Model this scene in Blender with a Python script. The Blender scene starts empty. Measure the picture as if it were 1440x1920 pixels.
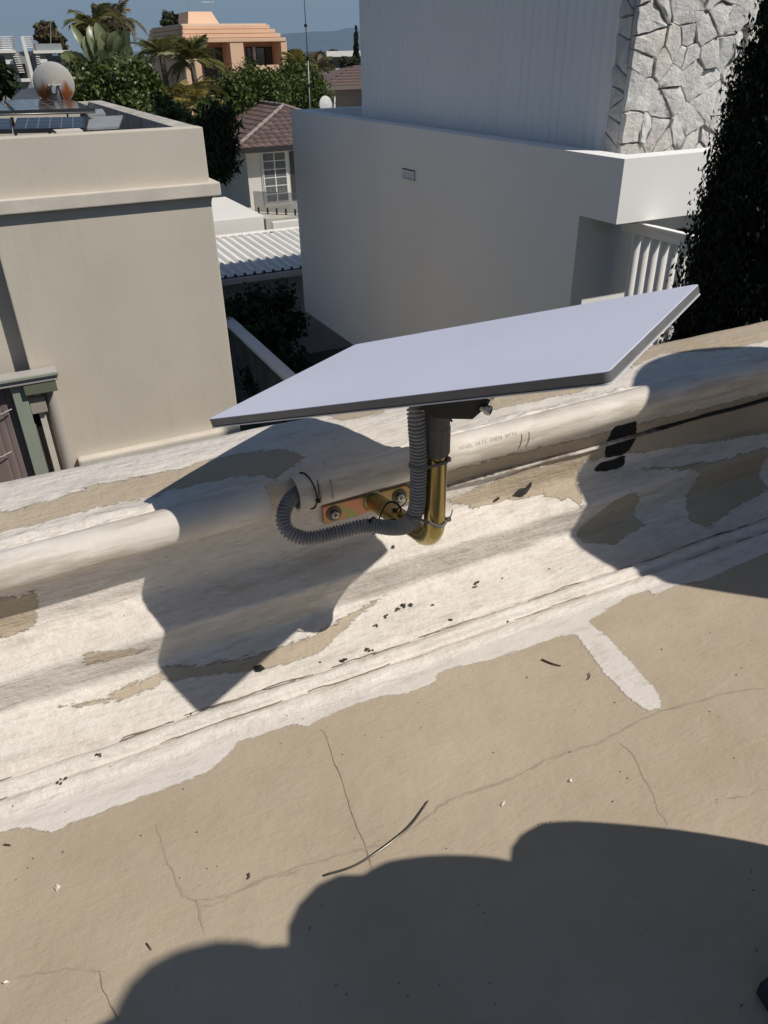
import bpy, bmesh, math, random
import numpy as np
from mathutils import Vector, Matrix
random.seed(7); rng = np.random.default_rng(7)
scene = bpy.context.scene
COL = scene.collection
R = math.radians

# ------------------------------------------------------------------ camera
# world axes follow the street grid: X along the parapet, Y away over it, Z up; the lens is at the origin
FPX, CX, CY = 1430.0, 720.0, 960.0
PITCH, YAW, ROLL = R(31.2), R(25.7), R(-1.15)
_f = np.array([math.sin(YAW), math.cos(YAW), 0]); _r = np.array([math.cos(YAW), -math.sin(YAW), 0]); _z = np.array([0, 0, 1.0])
FV = math.cos(PITCH)*_f - math.sin(PITCH)*_z; _u = math.sin(PITCH)*_f + math.cos(PITCH)*_z
RV = math.cos(ROLL)*_r + math.sin(ROLL)*_u; UV = -math.sin(ROLL)*_r + math.cos(ROLL)*_u
cam_d = bpy.data.cameras.new('camera'); cam = bpy.data.objects.new('camera', cam_d); COL.objects.link(cam)
cam.matrix_world = Matrix(((RV[0], UV[0], -FV[0], 0), (RV[1], UV[1], -FV[1], 0), (RV[2], UV[2], -FV[2], 0), (0, 0, 0, 1)))
cam_d.sensor_fit = 'VERTICAL'; cam_d.sensor_height = 24.0; cam_d.lens = 24.0*FPX/1920.0
cam_d.clip_start = 0.02; cam_d.clip_end = 40000
scene.camera = cam
scene.render.resolution_x = 768; scene.render.resolution_y = 1024

# ------------------------------------------------------------------ light
SUN_AZ, SUN_EL = R(44.5), R(48.4)
SDIR = np.array([-math.cos(SUN_EL)*math.cos(SUN_AZ), math.cos(SUN_EL)*math.sin(SUN_AZ), -math.sin(SUN_EL)])
world = bpy.data.worlds.new('World'); scene.world = world; world.use_nodes = True
wn = world.node_tree; wn.nodes.clear()
wo = wn.nodes.new('ShaderNodeOutputWorld'); bg = wn.nodes.new('ShaderNodeBackground'); sk = wn.nodes.new('ShaderNodeTexSky')
sk.sky_type = 'NISHITA'; sk.sun_disc = False; sk.sun_elevation = SUN_EL; sk.sun_rotation = math.atan2(-SDIR[0], -SDIR[1])
sk.altitude = 50; sk.air_density = 1.0; sk.dust_density = 0.1; sk.ozone_density = 1.6
bg.inputs['Strength'].default_value = 0.065
wtc = wn.nodes.new('ShaderNodeTexCoord'); wma = wn.nodes.new('ShaderNodeVectorMath'); wma.operation = 'MULTIPLY_ADD'
wma.inputs[1].default_value = (1, 1, 0.85); wma.inputs[2].default_value = (0, 0, 0.055)      # clear dry air: the blue reaches down to the horizon
wn.links.new(wtc.outputs['Generated'], wma.inputs[0]); wn.links.new(wma.outputs[0], sk.inputs[0]) if sk.inputs else None
wn.links.new(sk.outputs[0], bg.inputs[0]); wn.links.new(bg.outputs[0], wo.inputs[0])
sun_d = bpy.data.lights.new('sun', 'SUN'); sun_d.energy = 5.0; sun_d.angle = R(0.53); sun_d.color = (1.0, 0.945, 0.865)
sun = bpy.data.objects.new('sun', sun_d); COL.objects.link(sun)
sun.rotation_euler = Vector(SDIR).to_track_quat('-Z', 'Y').to_euler(); sun.location = (5, -5, 12)
vs = scene.view_settings; vs.view_transform = 'Standard'; vs.look = 'None'; vs.exposure = -0.27; vs.gamma = 1.0; vs.use_curve_mapping = False

# ------------------------------------------------------------------ pixel to place helpers
def ray(px, py): return FV*FPX + RV*(px-CX) + UV*(CY-py)
def P(px, py, X=None, Y=None, Z=None):
    r = ray(px, py)
    if X is not None: return r*(X/r[0])
    if Y is not None: return r*(Y/r[1])
    return r*(Z/r[2])

# ------------------------------------------------------------------ noise
def _h(i, j, k):
    v = np.sin(i*127.1 + j*311.7 + k*74.7)*43758.5453
    return v - np.floor(v)
def vn(x, y, seed=0):
    x = np.asarray(x, float); y = np.asarray(y, float)
    xi = np.floor(x); yi = np.floor(y); fx = x-xi; fy = y-yi
    fx = fx*fx*(3-2*fx); fy = fy*fy*(3-2*fy)
    a = _h(xi, yi, seed); b = _h(xi+1, yi, seed); c = _h(xi, yi+1, seed); d = _h(xi+1, yi+1, seed)
    return (a*(1-fx)+b*fx)*(1-fy) + (c*(1-fx)+d*fx)*fy - 0.5

# ------------------------------------------------------------------ materials
def nodes_of(m):
    m.use_nodes = True; t = m.node_tree; t.nodes.clear()
    o = t.nodes.new('ShaderNodeOutputMaterial'); b = t.nodes.new('ShaderNodeBsdfPrincipled')
    t.links.new(b.outputs[0], o.inputs[0])
    return t, b, o
def N(t, kind, **kw):
    n = t.nodes.new(kind)
    for k, v in kw.items():
        if k in n.inputs: n.inputs[k].default_value = v
        else: setattr(n, k, v)
    return n
def math_node(t, op, a, b=None, clamp=False):
    n = t.nodes.new('ShaderNodeMath'); n.operation = op; n.use_clamp = clamp
    for i, v in enumerate((a, b)):
        if v is None: continue
        if isinstance(v, (int, float)): n.inputs[i].default_value = v
        else: t.links.new(v, n.inputs[i])
    return n.outputs[0]
def mix(t, fac, a, b):
    n = t.nodes.new('ShaderNodeMix'); n.data_type = 'RGBA'
    for s, v in ((n.inputs[0], fac), (n.inputs[6], a), (n.inputs[7], b)):
        if isinstance(v, (tuple, list)): s.default_value = (*v[:3], 1)
        elif isinstance(v, (int, float)): s.default_value = v
        else: t.links.new(v, s)
    return n.outputs[2]
def coords(t, scale=None):
    c = t.nodes.new('ShaderNodeTexCoord')
    if scale is None: return c.outputs['Object']
    mp = t.nodes.new('ShaderNodeMapping'); mp.inputs['Scale'].default_value = scale
    t.links.new(c.outputs['Object'], mp.inputs[0]); return mp.outputs[0]
def noise(t, vec, scale, detail=4, rough=0.55):
    n = N(t, 'ShaderNodeTexNoise', Scale=scale, Detail=detail, Roughness=rough)
    t.links.new(vec, n.inputs['Vector']); return n.outputs[0]
def ramp(t, fac, lo, hi):
    n = t.nodes.new('ShaderNodeMapRange'); n.inputs[1].default_value = lo; n.inputs[2].default_value = hi
    t.links.new(fac, n.inputs[0]); return n.outputs[0]
def bump(t, b, height, strength, dist=0.01, normal=None):
    n = N(t, 'ShaderNodeBump', Strength=strength, Distance=dist)
    t.links.new(height, n.inputs['Height'])
    if normal is not None: t.links.new(normal, n.inputs['Normal'])
    t.links.new(n.outputs[0], b.inputs['Normal']); return n.outputs[0]
MATS = {}
def mat(name, col, rough=0.7, metal=0.0, var=0.08, vs_=2.0, bmp=0.0, bs=60.0, spec=0.4, streak=None, trans=0.0, dist=0.01, dirt=None):
    if name in MATS: return MATS[name]
    m = bpy.data.materials.new(name); t, b, o = nodes_of(m); v = coords(t, streak)
    n1 = noise(t, v, vs_, 6)
    f = ramp(t, n1, 0.3, 0.7)
    c = mix(t, f, tuple(x*(1-var) for x in col), tuple(min(1, x*(1+var)) for x in col))
    if dirt:
        n3 = noise(t, v, dirt[1], 8, 0.7); c = mix(t, math_node(t, 'MULTIPLY', ramp(t, n3, dirt[2], dirt[2]+0.2), dirt[3]), c, dirt[0])
    t.links.new(c, b.inputs['Base Color'])
    b.inputs['Roughness'].default_value = rough; b.inputs['Metallic'].default_value = metal; b.inputs['Specular IOR Level'].default_value = spec
    if bmp: bump(t, b, noise(t, v, bs, 6, 0.6), bmp, dist)
    if trans: b.inputs['Transmission Weight'].default_value = trans
    MATS[name] = m; return m
def leafmat(name, c1, c2, rough=0.45, spec=0.4, transl=0.25):
    m = bpy.data.materials.new(name); m.use_nodes = True; t = m.node_tree; t.nodes.clear()
    o = t.nodes.new('ShaderNodeOutputMaterial'); b = t.nodes.new('ShaderNodeBsdfPrincipled'); tr = t.nodes.new('ShaderNodeBsdfTranslucent'); mx = t.nodes.new('ShaderNodeMixShader')
    a = t.nodes.new('ShaderNodeAttribute'); a.attribute_name = 'v'
    c = mix(t, a.outputs['Fac'], c1, c2)
    t.links.new(c, b.inputs['Base Color']); t.links.new(c, tr.inputs['Color'])
    b.inputs['Roughness'].default_value = rough; b.inputs['Specular IOR Level'].default_value = spec
    mx.inputs[0].default_value = transl
    t.links.new(b.outputs[0], mx.inputs[1]); t.links.new(tr.outputs[0], mx.inputs[2]); t.links.new(mx.outputs[0], o.inputs[0])
    return m

# ------------------------------------------------------------------ object helpers
def tag(o, label=None, cat=None, group=None, kind=None):
    if label: o['label'] = label
    if cat: o['category'] = cat
    if group: o['group'] = group
    if kind: o['kind'] = kind
    return o
def thing(name, loc, label, cat, group=None):
    o = bpy.data.objects.new(name, None); COL.objects.link(o); o.location = tuple(float(x) for x in loc); o.empty_display_size = 0.1
    return tag(o, label, cat, group)
def base_of(p):
    v = Vector((0, 0, 0))
    while p is not None: v = v + p.location; p = p.parent
    return np.array(v)
def link(name, me, m, parent=None, loc=None, smooth=None):
    o = bpy.data.objects.new(name, me); COL.objects.link(o)
    if m is not None: me.materials.append(m)
    if parent is not None: o.parent = parent
    if loc is not None: o.location = tuple(float(x) for x in loc)
    if smooth: me.shade_smooth() if smooth is True else me.set_sharp_from_angle(angle=R(smooth))
    return o
def nmesh(name, V, F):
    V = np.asarray(V, np.float32); F = np.asarray(F, np.int32); k = F.shape[1]
    me = bpy.data.meshes.new(name); me.vertices.add(len(V)); me.vertices.foreach_set('co', V.ravel())
    me.loops.add(F.size); me.loops.foreach_set('vertex_index', F.ravel())
    me.polygons.add(len(F)); me.polygons.foreach_set('loop_start', np.arange(0, F.size, k, dtype=np.int32))
    me.update(calc_edges=True); return me
def attr(me, name, vals):
    a = me.attributes.new(name, 'FLOAT', 'POINT'); a.data.foreach_set('value', np.asarray(vals, np.float32).ravel())
def gridmesh(name, G):
    a, b = G.shape[:2]; i = np.arange(a*b).reshape(a, b)
    F = np.stack([i[:-1, :-1], i[1:, :-1], i[1:, 1:], i[:-1, 1:]], -1).reshape(-1, 4)
    return nmesh(name, G.reshape(-1, 3), F)
class MB:
    def __init__(s): s.v = []; s.f = []
    def add(s, V, F):
        n = len(s.v); s.v += [tuple(map(float, p)) for p in V]; s.f += [tuple(int(i)+n for i in q) for q in F]; return s
    def box(s, a, b):
        x0, y0, z0 = np.minimum(a, b); x1, y1, z1 = np.maximum(a, b)
        return s.add([(x0,y0,z0),(x1,y0,z0),(x1,y1,z0),(x0,y1,z0),(x0,y0,z1),(x1,y0,z1),(x1,y1,z1),(x0,y1,z1)],
                     [(0,3,2,1),(4,5,6,7),(0,1,5,4),(1,2,6,5),(2,3,7,6),(3,0,4,7)])
    def obox(s, c, ax, ay, az):   # centre and three half-axis vectors
        c, ax, ay, az = map(np.asarray, (c, ax, ay, az)); V = [c+i*ax+j*ay+k*az for k in (-1, 1) for (i, j) in ((-1,-1),(1,-1),(1,1),(-1,1))]
        return s.add(V, [(0,3,2,1),(4,5,6,7),(0,1,5,4),(1,2,6,5),(2,3,7,6),(3,0,4,7)])
    def prism(s, poly, ext):
        poly = [np.asarray(p, float) for p in poly]; e = np.asarray(ext, float); n = len(poly)
        return s.add(poly+[p+e for p in poly], [tuple(range(n))[::-1], tuple(range(n, 2*n))]+[(i, (i+1) % n, n+(i+1) % n, n+i) for i in range(n)])
    def tube(s, path, r, seg=10, cap=True, flat=None):
        path = np.asarray(path, float); n = len(path); r = np.broadcast_to(np.asarray(r, float), (n,))
        T = np.gradient(path, axis=0); T /= np.linalg.norm(T, axis=1)[:, None]+1e-12
        up = np.array([0, 0, 1.0]) if abs(T[0][2]) < 0.9 else np.array([1.0, 0, 0])
        u = np.cross(T[0], up); u /= np.linalg.norm(u); V = []
        for i in range(n):
            u = u - T[i]*(u@T[i]); u /= np.linalg.norm(u); w = np.cross(T[i], u)
            for k in range(seg):
                a = 2*math.pi*k/seg; V.append(path[i]+r[i]*(math.cos(a)*u+math.sin(a)*w))
        F = [(i*seg+k, i*seg+(k+1) % seg, (i+1)*seg+(k+1) % seg, (i+1)*seg+k) for i in range(n-1) for k in range(seg)]
        if cap: F += [tuple(range(seg))[::-1], tuple(range((n-1)*seg, n*seg))]
        return s.add(V, F)
    def lathe(s, prof, c=(0, 0, 0), seg=24, axis=None):
        c = np.asarray(c, float); az = np.array([0, 0, 1.0]) if axis is None else np.asarray(axis, float)/np.linalg.norm(axis)
        t = np.array([1.0, 0, 0]) if abs(az[0]) < 0.9 else np.array([0, 1.0, 0]); ax = np.cross(az, t); ax /= np.linalg.norm(ax); ay = np.cross(az, ax)
        V = [c+r*(math.cos(2*math.pi*k/seg)*ax+math.sin(2*math.pi*k/seg)*ay)+h*az for r, h in prof for k in range(seg)]
        n = len(prof); F = [(i*seg+k, i*seg+(k+1) % seg, (i+1)*seg+(k+1) % seg, (i+1)*seg+k) for i in range(n-1) for k in range(seg)]
        F += [tuple(range(seg))[::-1], tuple(range((n-1)*seg, n*seg))]
        return s.add(V, F)
    def build(s, name, m, parent=None, smooth=None, bevel=0.0, loc=None):
        off = base_of(parent) if parent is not None else (np.zeros(3) if loc is None else np.asarray(loc, float))
        me = bpy.data.meshes.new(name); me.from_pydata([tuple(np.array(p)-off) for p in s.v], [], s.f); me.update()
        o = link(name, me, m, parent, None if parent is not None else (off if loc is not None else None))
        if bevel:
            bm = bmesh.new(); bm.from_mesh(me)
            es = [e for e in bm.edges if len(e.link_faces) == 2 and e.calc_face_angle(0) > R(30)]
            bmesh.ops.bevel(bm, geom=es, offset=bevel, segments=2, affect='EDGES', profile=0.6); bm.to_mesh(me); bm.free()
        if smooth:
            me.shade_smooth()
            if smooth is not True: me.set_sharp_from_angle(angle=R(smooth))
        return o
def copy_tree(o, parent=None):
    c = o.copy(); COL.objects.link(c); c.parent = parent
    for ch in list(o.children): copy_tree(ch, c)
    return c
def B(a, b): return MB().box(a, b)
def spline(pts, n):
    pts = np.asarray(pts, float); m = len(pts); out = []
    ext = np.vstack([2*pts[0]-pts[1], pts, 2*pts[-1]-pts[-2]])
    for u in np.linspace(0, m-1-1e-9, n):
        i = int(u); t = u-i; a, b, c, d = ext[i:i+4]
        out.append(0.5*((2*b)+(-a+c)*t+(2*a-5*b+4*c-d)*t*t+(-a+3*b-3*c+d)*t**3))
    return np.array(out)
def sdf(pts, poly):
    """signed distance in metres to a polygon, positive inside"""
    x, y = pts[:, 0], pts[:, 1]; d = np.full(len(x), 1e9); ins = np.zeros(len(x), bool); n = len(poly)
    for i in range(n):
        ax, ay = poly[i]; bx, by = poly[(i+1) % n]; ex, ey = bx-ax, by-ay
        t = np.clip(((x-ax)*ex+(y-ay)*ey)/(ex*ex+ey*ey+1e-12), 0, 1)
        d = np.minimum(d, np.hypot(x-ax-t*ex, y-ay-t*ey))
        c = ((ay > y) != (by > y)); 
        with np.errstate(divide='ignore', invalid='ignore'): ins ^= c & (x < ex*(y-ay)/(ey if ey else 1e-12)+ax)
    return np.where(ins, d, -d)
def pdist(pts, line):
    x, y = pts[:, 0], pts[:, 1]; d = np.full(len(x), 1e9)
    for (ax, ay), (bx, by) in zip(line[:-1], line[1:]):
        ex, ey = bx-ax, by-ay; t = np.clip(((x-ax)*ex+(y-ay)*ey)/(ex*ex+ey*ey+1e-12), 0, 1)
        d = np.minimum(d, np.hypot(x-ax-t*ex, y-ay-t*ey))
    return d

# ================================================================== ground, hills
GZ = -7.0
gm = bpy.data.materials.new('ground'); t, b, o_ = nodes_of(gm); v = coords(t)
c = mix(t, ramp(t, noise(t, v, 0.15, 6), 0.42, 0.58), (0.05, 0.06, 0.03), (0.13, 0.12, 0.10)); c = mix(t, noise(t, v, 3.0, 5), c, (0.07, 0.075, 0.05))
t.links.new(c, b.inputs['Base Color']); b.inputs['Roughness'].default_value = 0.95; bump(t, b, noise(t, v, 6, 6), 0.5, 0.05)
tag(MB().add([(-16000, -3000, GZ), (22000, -3000, GZ), (22000, 24000, GZ), (-16000, 24000, GZ)], [(0, 1, 2, 3)]).build('ground', gm), kind='structure')
hx = np.linspace(-9000, 16000, 220); hv = np.linspace(0, 1, 14); HX, HV = np.meshgrid(hx, hv, indexing='ij')
hh = 130 + 260*vn(HX/3800, 0*HX, 3) + 130*vn(HX/1300, 0*HX, 4) + 50*vn(HX/450, HV*2, 5)
pk = np.exp(-((HX-7000)/1500)**2)*190 + np.exp(-((HX-5400)/1200)**2)*60
G = np.stack([HX, 14500+HV*1800+300*vn(HX/900, HV*3, 8), GZ-2+(np.maximum(hh, 60)+pk)*np.sin(np.minimum(HV*1.3, 1)*math.pi/2)*(1+0.15*vn(HX/500, HV*6, 9))], -1)
tag(link('hills', gridmesh('hills', G), mat('hill', (0.05, 0.065, 0.04), 0.95, var=0.3, vs_=0.004), smooth=True), kind='structure')

# ================================================================== own roof: parapet and deck
PROF = [(1.300, -1.2), (1.300, -0.635), (1.2985, -0.618), (1.290, -0.608), (1.275, -0.6055), (1.22, -0.604), (1.16, -0.608), (1.125, -0.6125), (1.105, -0.6115), (1.092, -0.620), (1.093, -0.66),
        (1.094, -0.70), (1.0945, -0.764), (1.090, -0.775), (1.074, -0.785), (1.050, -0.797), (1.038, -0.8030), (1.0335, -0.8065), (1.0325, -0.813), (1.0365, -0.866), (1.032, -0.8745), (1.004, -0.887), (0.962, -0.8995),
        (0.943, -0.9045), (0.931, -0.9105), (0.926, -0.9075), (0.918, -0.8965), (0.909, -0.8925), (0.901, -0.8975), (0.8965, -0.9070), (0.892, -0.9080), (0.884, -0.9010), (0.874, -0.9020), (0.864, -0.9085), (0.836, -0.9145)]
PROF = np.array(PROF); seg_ = np.hypot(*np.diff(PROF, axis=0).T); SARC = np.concatenate([[0], np.cumsum(seg_)])
FLOOR = -0.91
def hit(px, py):
    """pixel -> (X, arc length) on the parapet profile"""
    r = ray(px, py); k = r[2]/r[1]
    for i in range(len(PROF)-1):
        a = PROF[i, 1]-k*PROF[i, 0]; bb = PROF[i+1, 1]-k*PROF[i+1, 0]
        if a*bb <= 0 and i > 0:
            u = a/(a-bb); y = PROF[i, 0]+(PROF[i+1, 0]-PROF[i, 0])*u
            return (r[0]*y/r[1], SARC[i]+u*seg_[i])
    s_end = 0.58 if k > -0.5 else SARC[-1]
    y = 1.3 if k > -0.5 else 0.838
    return (r[0]*y/r[1], s_end)
BEIGE = [
 [(-100,985),(0,961),(54,949),(142,924),(175,909),(217,902),(267,892),(292,886),(346,876),(375,865),(417,857),(450,849),(533,842),(571,857),(512,899),(492,888),(450,890),(375,905),(317,917),(283,929),(237,937),(200,947),(137,961),(75,979),(37,987),(0,995),(-100,1020)],
 [(-60,1140),(0,1120),(65,1110),(70,1145),(65,1165),(45,1180),(0,1192),(-60,1210)],
 [(155,1230),(165,1222),(280,1212),(250,1225),(200,1237),(160,1242)],
 [(110,1325),(200,1305),(225,1287),(260,1277),(300,1262),(307,1267),(295,1287),(225,1310),(165,1322)],
 [(305,1250),(380,1247),(465,1230),(510,1215),(590,1190),(650,1150),(690,1132),(745,1100),(720,1115),(680,1145),(640,1180),(620,1200),(600,1220),(550,1240),(480,1257),(400,1265),(310,1275)],
 [(833,936),(984,879),(1099,860),(1083,904),(1093,936),(1090,952),(1067,930),(1055,936),(1023,924),(1004,928),(946,936),(908,946),(889,952),(876,946)],
 [(835,905),(835,885),(980,845),(1090,820),(1440,735),(1500,725),(1500,800),(1440,812),(1130,856),(980,878)],
 [(1194,877),(1225,878),(1316,883),(1300,905),(1287,933),(1291,974),(1328,989),(1344,971),(1378,949),(1440,917),(1440,839),(1344,864),(1250,877)],
 [(1097,983),(1150,939),(1194,922),(1198,939),(1187,958),(1206,983),(1175,999),(1150,1017),(1094,1017),(1081,1002)],
 [(917,690),(1150,645),(1150,700),(1119,719),(1087,735),(1061,740),(1016,748),(1004,754),(959,762),(917,769)],
 [(1185,690),(1190,672),(1250,655),(1310,640),(1285,622),(1440,580),(1500,565),(1500,625),(1430,640),(1370,655),(1240,663)],
 [(600,775),(720,755),(720,775),(640,790)],
]
TAR = [[(1150,800),(1195,787),(1193,820),(1181,842),(1166,852),(1133,856),(1136,830)], [(1115,876),(1125,866),(1175,852),(1172,872),(1150,880),(1112,885)]]
# sweep
rows = []
for i in range(len(PROF)-1):
    n = max(1, int(seg_[i]/0.005)) if i > 1 else 1
    for k in range(n): rows.append(SARC[i]+seg_[i]*k/n)
rows.append(SARC[-1]); rows = np.array(rows)
py_ = np.interp(rows, SARC, PROF[:, 0]); pz_ = np.interp(rows, SARC, PROF[:, 1])
ty = np.gradient(py_, rows); tz = np.gradient(pz_, rows); nl = np.hypot(ty, tz)+1e-9; ny, nz = tz/nl, -ty/nl    # outward normal
xs = np.concatenate([np.linspace(-5, -1.0, 9)[:-1], np.arange(-1.0, 2.3, 0.008), np.linspace(2.3, 7, 10)])
XX, SS = np.meshgrid(xs, rows, indexing='ij')
YY = np.broadcast_to(py_, XX.shape).copy(); ZZ = np.broadcast_to(pz_, XX.shape).copy()
s_led = SARC[13]; s_grv = SARC[24]
lump = 0.0034*vn(XX/0.13, SS/0.05, 1) + 0.0028*vn(XX/0.05, SS/0.018, 2) + 0.0014*vn(XX/0.018, SS/0.010, 3)
wt = 0.50 + 1.1*np.exp(-((SS-SARC[14])/0.025)**2) + 0.8*np.exp(-((SS-SARC[20])/0.02)**2) + 0.9*np.exp(-((SS-s_grv)/0.03)**2)
wt = np.where(SS < SARC[7], 0.5, wt)
lump = lump*wt*np.clip((SS-SARC[1])/0.02, 0, 1)
crest = (0.011*np.maximum(vn(XX/0.030, SS/0.009, 11), 0)+0.008*np.maximum(vn(XX/0.013, SS/0.006, 12), 0))*np.exp(-((SS-SARC[8]+0.004)/0.011)**2)          # torn sealant line behind the pipe
wob = (0.010*vn(XX/0.6, 0*XX, 21)+0.004*vn(XX/0.12, 0*XX, 22))*np.clip((SS-SARC[20])/0.05, 0, 1)
sag = 0.006*vn(XX/0.9, SS/0.3, 31)
YY += ny[None, :]*(lump+crest) - wob; ZZ += nz[None, :]*(lump+crest) + sag*np.clip((SARC[-1]-SS)/0.2, 0, 1)*np.clip((SS-SARC[5])/0.1, 0, 1)
me = gridmesh('parapet', np.stack([XX, YY, ZZ], -1))
q = np.stack([XX.ravel(), SS.ravel()], 1); qw = q.copy(); qw[:, 0] *= 1.0
bg_ = np.max([sdf(q, [hit(*p) for p in poly]) for poly in BEIGE], axis=0); tr_ = np.max([sdf(q, [hit(*p) for p in poly]) for poly in TAR], axis=0)
attr(me, 'beige', np.clip(bg_, -0.08, 0.08)); attr(me, 'tar', np.clip(tr_, -0.08, 0.08)); attr(me, 'arc', SS.ravel())
WHITE = (0.66, 0.60, 0.535); BEI = (0.42, 0.365, 0.275)
def painted(name, deck=False):
    m = bpy.data.materials.new(name); t, b, o = nodes_of(m); v = coords(t)
    def A(n): a = t.nodes.new('ShaderNodeAttribute'); a.attribute_name = n; return a.outputs['Fac']
    vst = coords(t, (0.22, 1.0, 1.0))
    fine = noise(t, v, 420, 3); med = noise(t, v, 60, 4, 0.6); brush = noise(t, vst, 150, 5, 0.65); big = noise(t, v, 3.2, 5); mid = noise(t, v, 14, 4, 0.6)
    edge = math_node(t, 'ADD', math_node(t, 'ADD', math_node(t, 'MULTIPLY', math_node(t, 'SUBTRACT', noise(t, vst, 420, 4, 0.7), 0.5), 0.014), math_node(t, 'MULTIPLY', math_node(t, 'SUBTRACT', med, 0.5), 0.010)), math_node(t, 'MULTIPLY', math_node(t, 'SUBTRACT', brush, 0.5), 0.026))
    if deck: edge = math_node(t, 'MULTIPLY', edge, 0.55)
    msk = ramp(t, math_node(t, 'ADD', A('beige'), edge), -0.0013, 0.0013)       # 1 = beige coat shows
    wh = mix(t, ramp(t, mid, 0.35, 0.7), WHITE, (0.72, 0.665, 0.60)); wh = mix(t, ramp(t, brush, 0.50, 0.72), wh, (0.555, 0.50, 0.43))
    if deck: wh = mix(t, 0.6, wh, (0.70, 0.645, 0.595))
    dirtn = noise(t, vst, 34, 5, 0.75); wh = mix(t, math_node(t, 'MULTIPLY', ramp(t, dirtn, 0.52, 0.70), 0.6), wh, (0.42, 0.375, 0.31))
    if not deck:      # step face painted darker, in grey streaks, to deepen its shade
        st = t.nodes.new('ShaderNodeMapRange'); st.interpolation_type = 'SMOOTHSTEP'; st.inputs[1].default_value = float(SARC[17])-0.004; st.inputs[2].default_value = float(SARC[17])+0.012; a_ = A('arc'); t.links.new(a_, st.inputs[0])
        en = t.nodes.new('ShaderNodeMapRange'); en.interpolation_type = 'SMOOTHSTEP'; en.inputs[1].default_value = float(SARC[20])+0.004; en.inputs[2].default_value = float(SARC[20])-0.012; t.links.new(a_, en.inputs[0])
        step_shade = math_node(t, 'MULTIPLY', math_node(t, 'MULTIPLY', st.outputs[0], en.outputs[0]), ramp(t, noise(t, coords(t, (0.16, 1, 1)), 60, 5, 0.75), 0.38, 0.62)); wh = mix(t, math_node(t, 'MULTIPLY', step_shade, 0.5), wh, (0.36, 0.325, 0.275))
    bb = mix(t, ramp(t, big, 0.35, 0.65), (0.405, 0.330, 0.236), (0.475, 0.395, 0.290)); bb = mix(t, ramp(t, mid, 0.45, 0.75), bb, (0.44, 0.362, 0.270))
    blot = noise(t, v, 7.5, 4, 0.6); bb = mix(t, math_node(t, 'MULTIPLY', ramp(t, blot, 0.60, 0.72), 0.35), bb, (0.37, 0.305, 0.225))
    c = mix(t, msk, wh, bb)
    sp = t.nodes.new('ShaderNodeTexVoronoi'); sp.inputs['Scale'].default_value = 55; t.links.new(v, sp.inputs['Vector'])
    spot = math_node(t, 'MULTIPLY', math_node(t, 'LESS_THAN', sp.outputs['Distance'], 0.075), math_node(t, 'GREATER_THAN', noise(t, v, 11, 4), 0.56))
    c = mix(t, math_node(t, 'MULTIPLY', spot, 0.7), c, (0.10, 0.085, 0.06))
    if deck:
        d = A('dirt'); dn = noise(t, v, 160, 6, 0.8)
        dm = math_node(t, 'MULTIPLY', ramp(t, math_node(t, 'ADD', dn, math_node(t, 'MULTIPLY', d, -16.0)), 0.58, 0.70), 0.6)
        c = mix(t, dm, c, (0.16, 0.125, 0.085))
    else:
        tm = ramp(t, math_node(t, 'ADD', A('tar'), math_node(t, 'MULTIPLY', math_node(t, 'SUBTRACT', brush, 0.5), 0.012)), -0.0006, 0.0006)
        c = mix(t, tm, c, (0.006, 0.006, 0.006))
    t.links.new(c, b.inputs['Base Color'])
    b.inputs['Specular IOR Level'].default_value = 0.35
    rg = t.nodes.new('ShaderNodeMapRange'); rg.inputs[3].default_value = 0.46; rg.inputs[4].default_value = 0.66; t.links.new(msk, rg.inputs[0]); t.links.new(rg.outputs[0], b.inputs['Roughness'])
    h = math_node(t, 'ADD', math_node(t, 'MULTIPLY', msk, -0.45), math_node(t, 'MULTIPLY', brush, 0.30 if deck else 0.6))
    h = math_node(t, 'ADD', h, math_node(t, 'MULTIPLY', fine, 0.12)); h = math_node(t, 'ADD', h, math_node(t, 'MULTIPLY', med, 0.9 if not deck else 0.22)); h = math_node(t, 'ADD', h, math_node(t, 'MULTIPLY', mid, 1.2 if deck else 1.2))
    if not deck: h = math_node(t, 'ADD', h, math_node(t, 'MULTIPLY', noise(t, coords(t, (0.10, 1, 1)), 62, 5, 0.65), 1.0))
    bump(t, b, h, 0.95, 0.0032)
    return m
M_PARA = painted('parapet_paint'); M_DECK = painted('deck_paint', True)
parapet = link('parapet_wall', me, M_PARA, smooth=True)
tag(parapet, 'cream and beige painted stepped parapet running diagonally across the picture', 'parapet')
B((-5, 0.9, -7), (7, 1.297, -1.19)).build('house_body', mat('render_cream', (0.5, 0.45, 0.38)), parapet)

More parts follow.
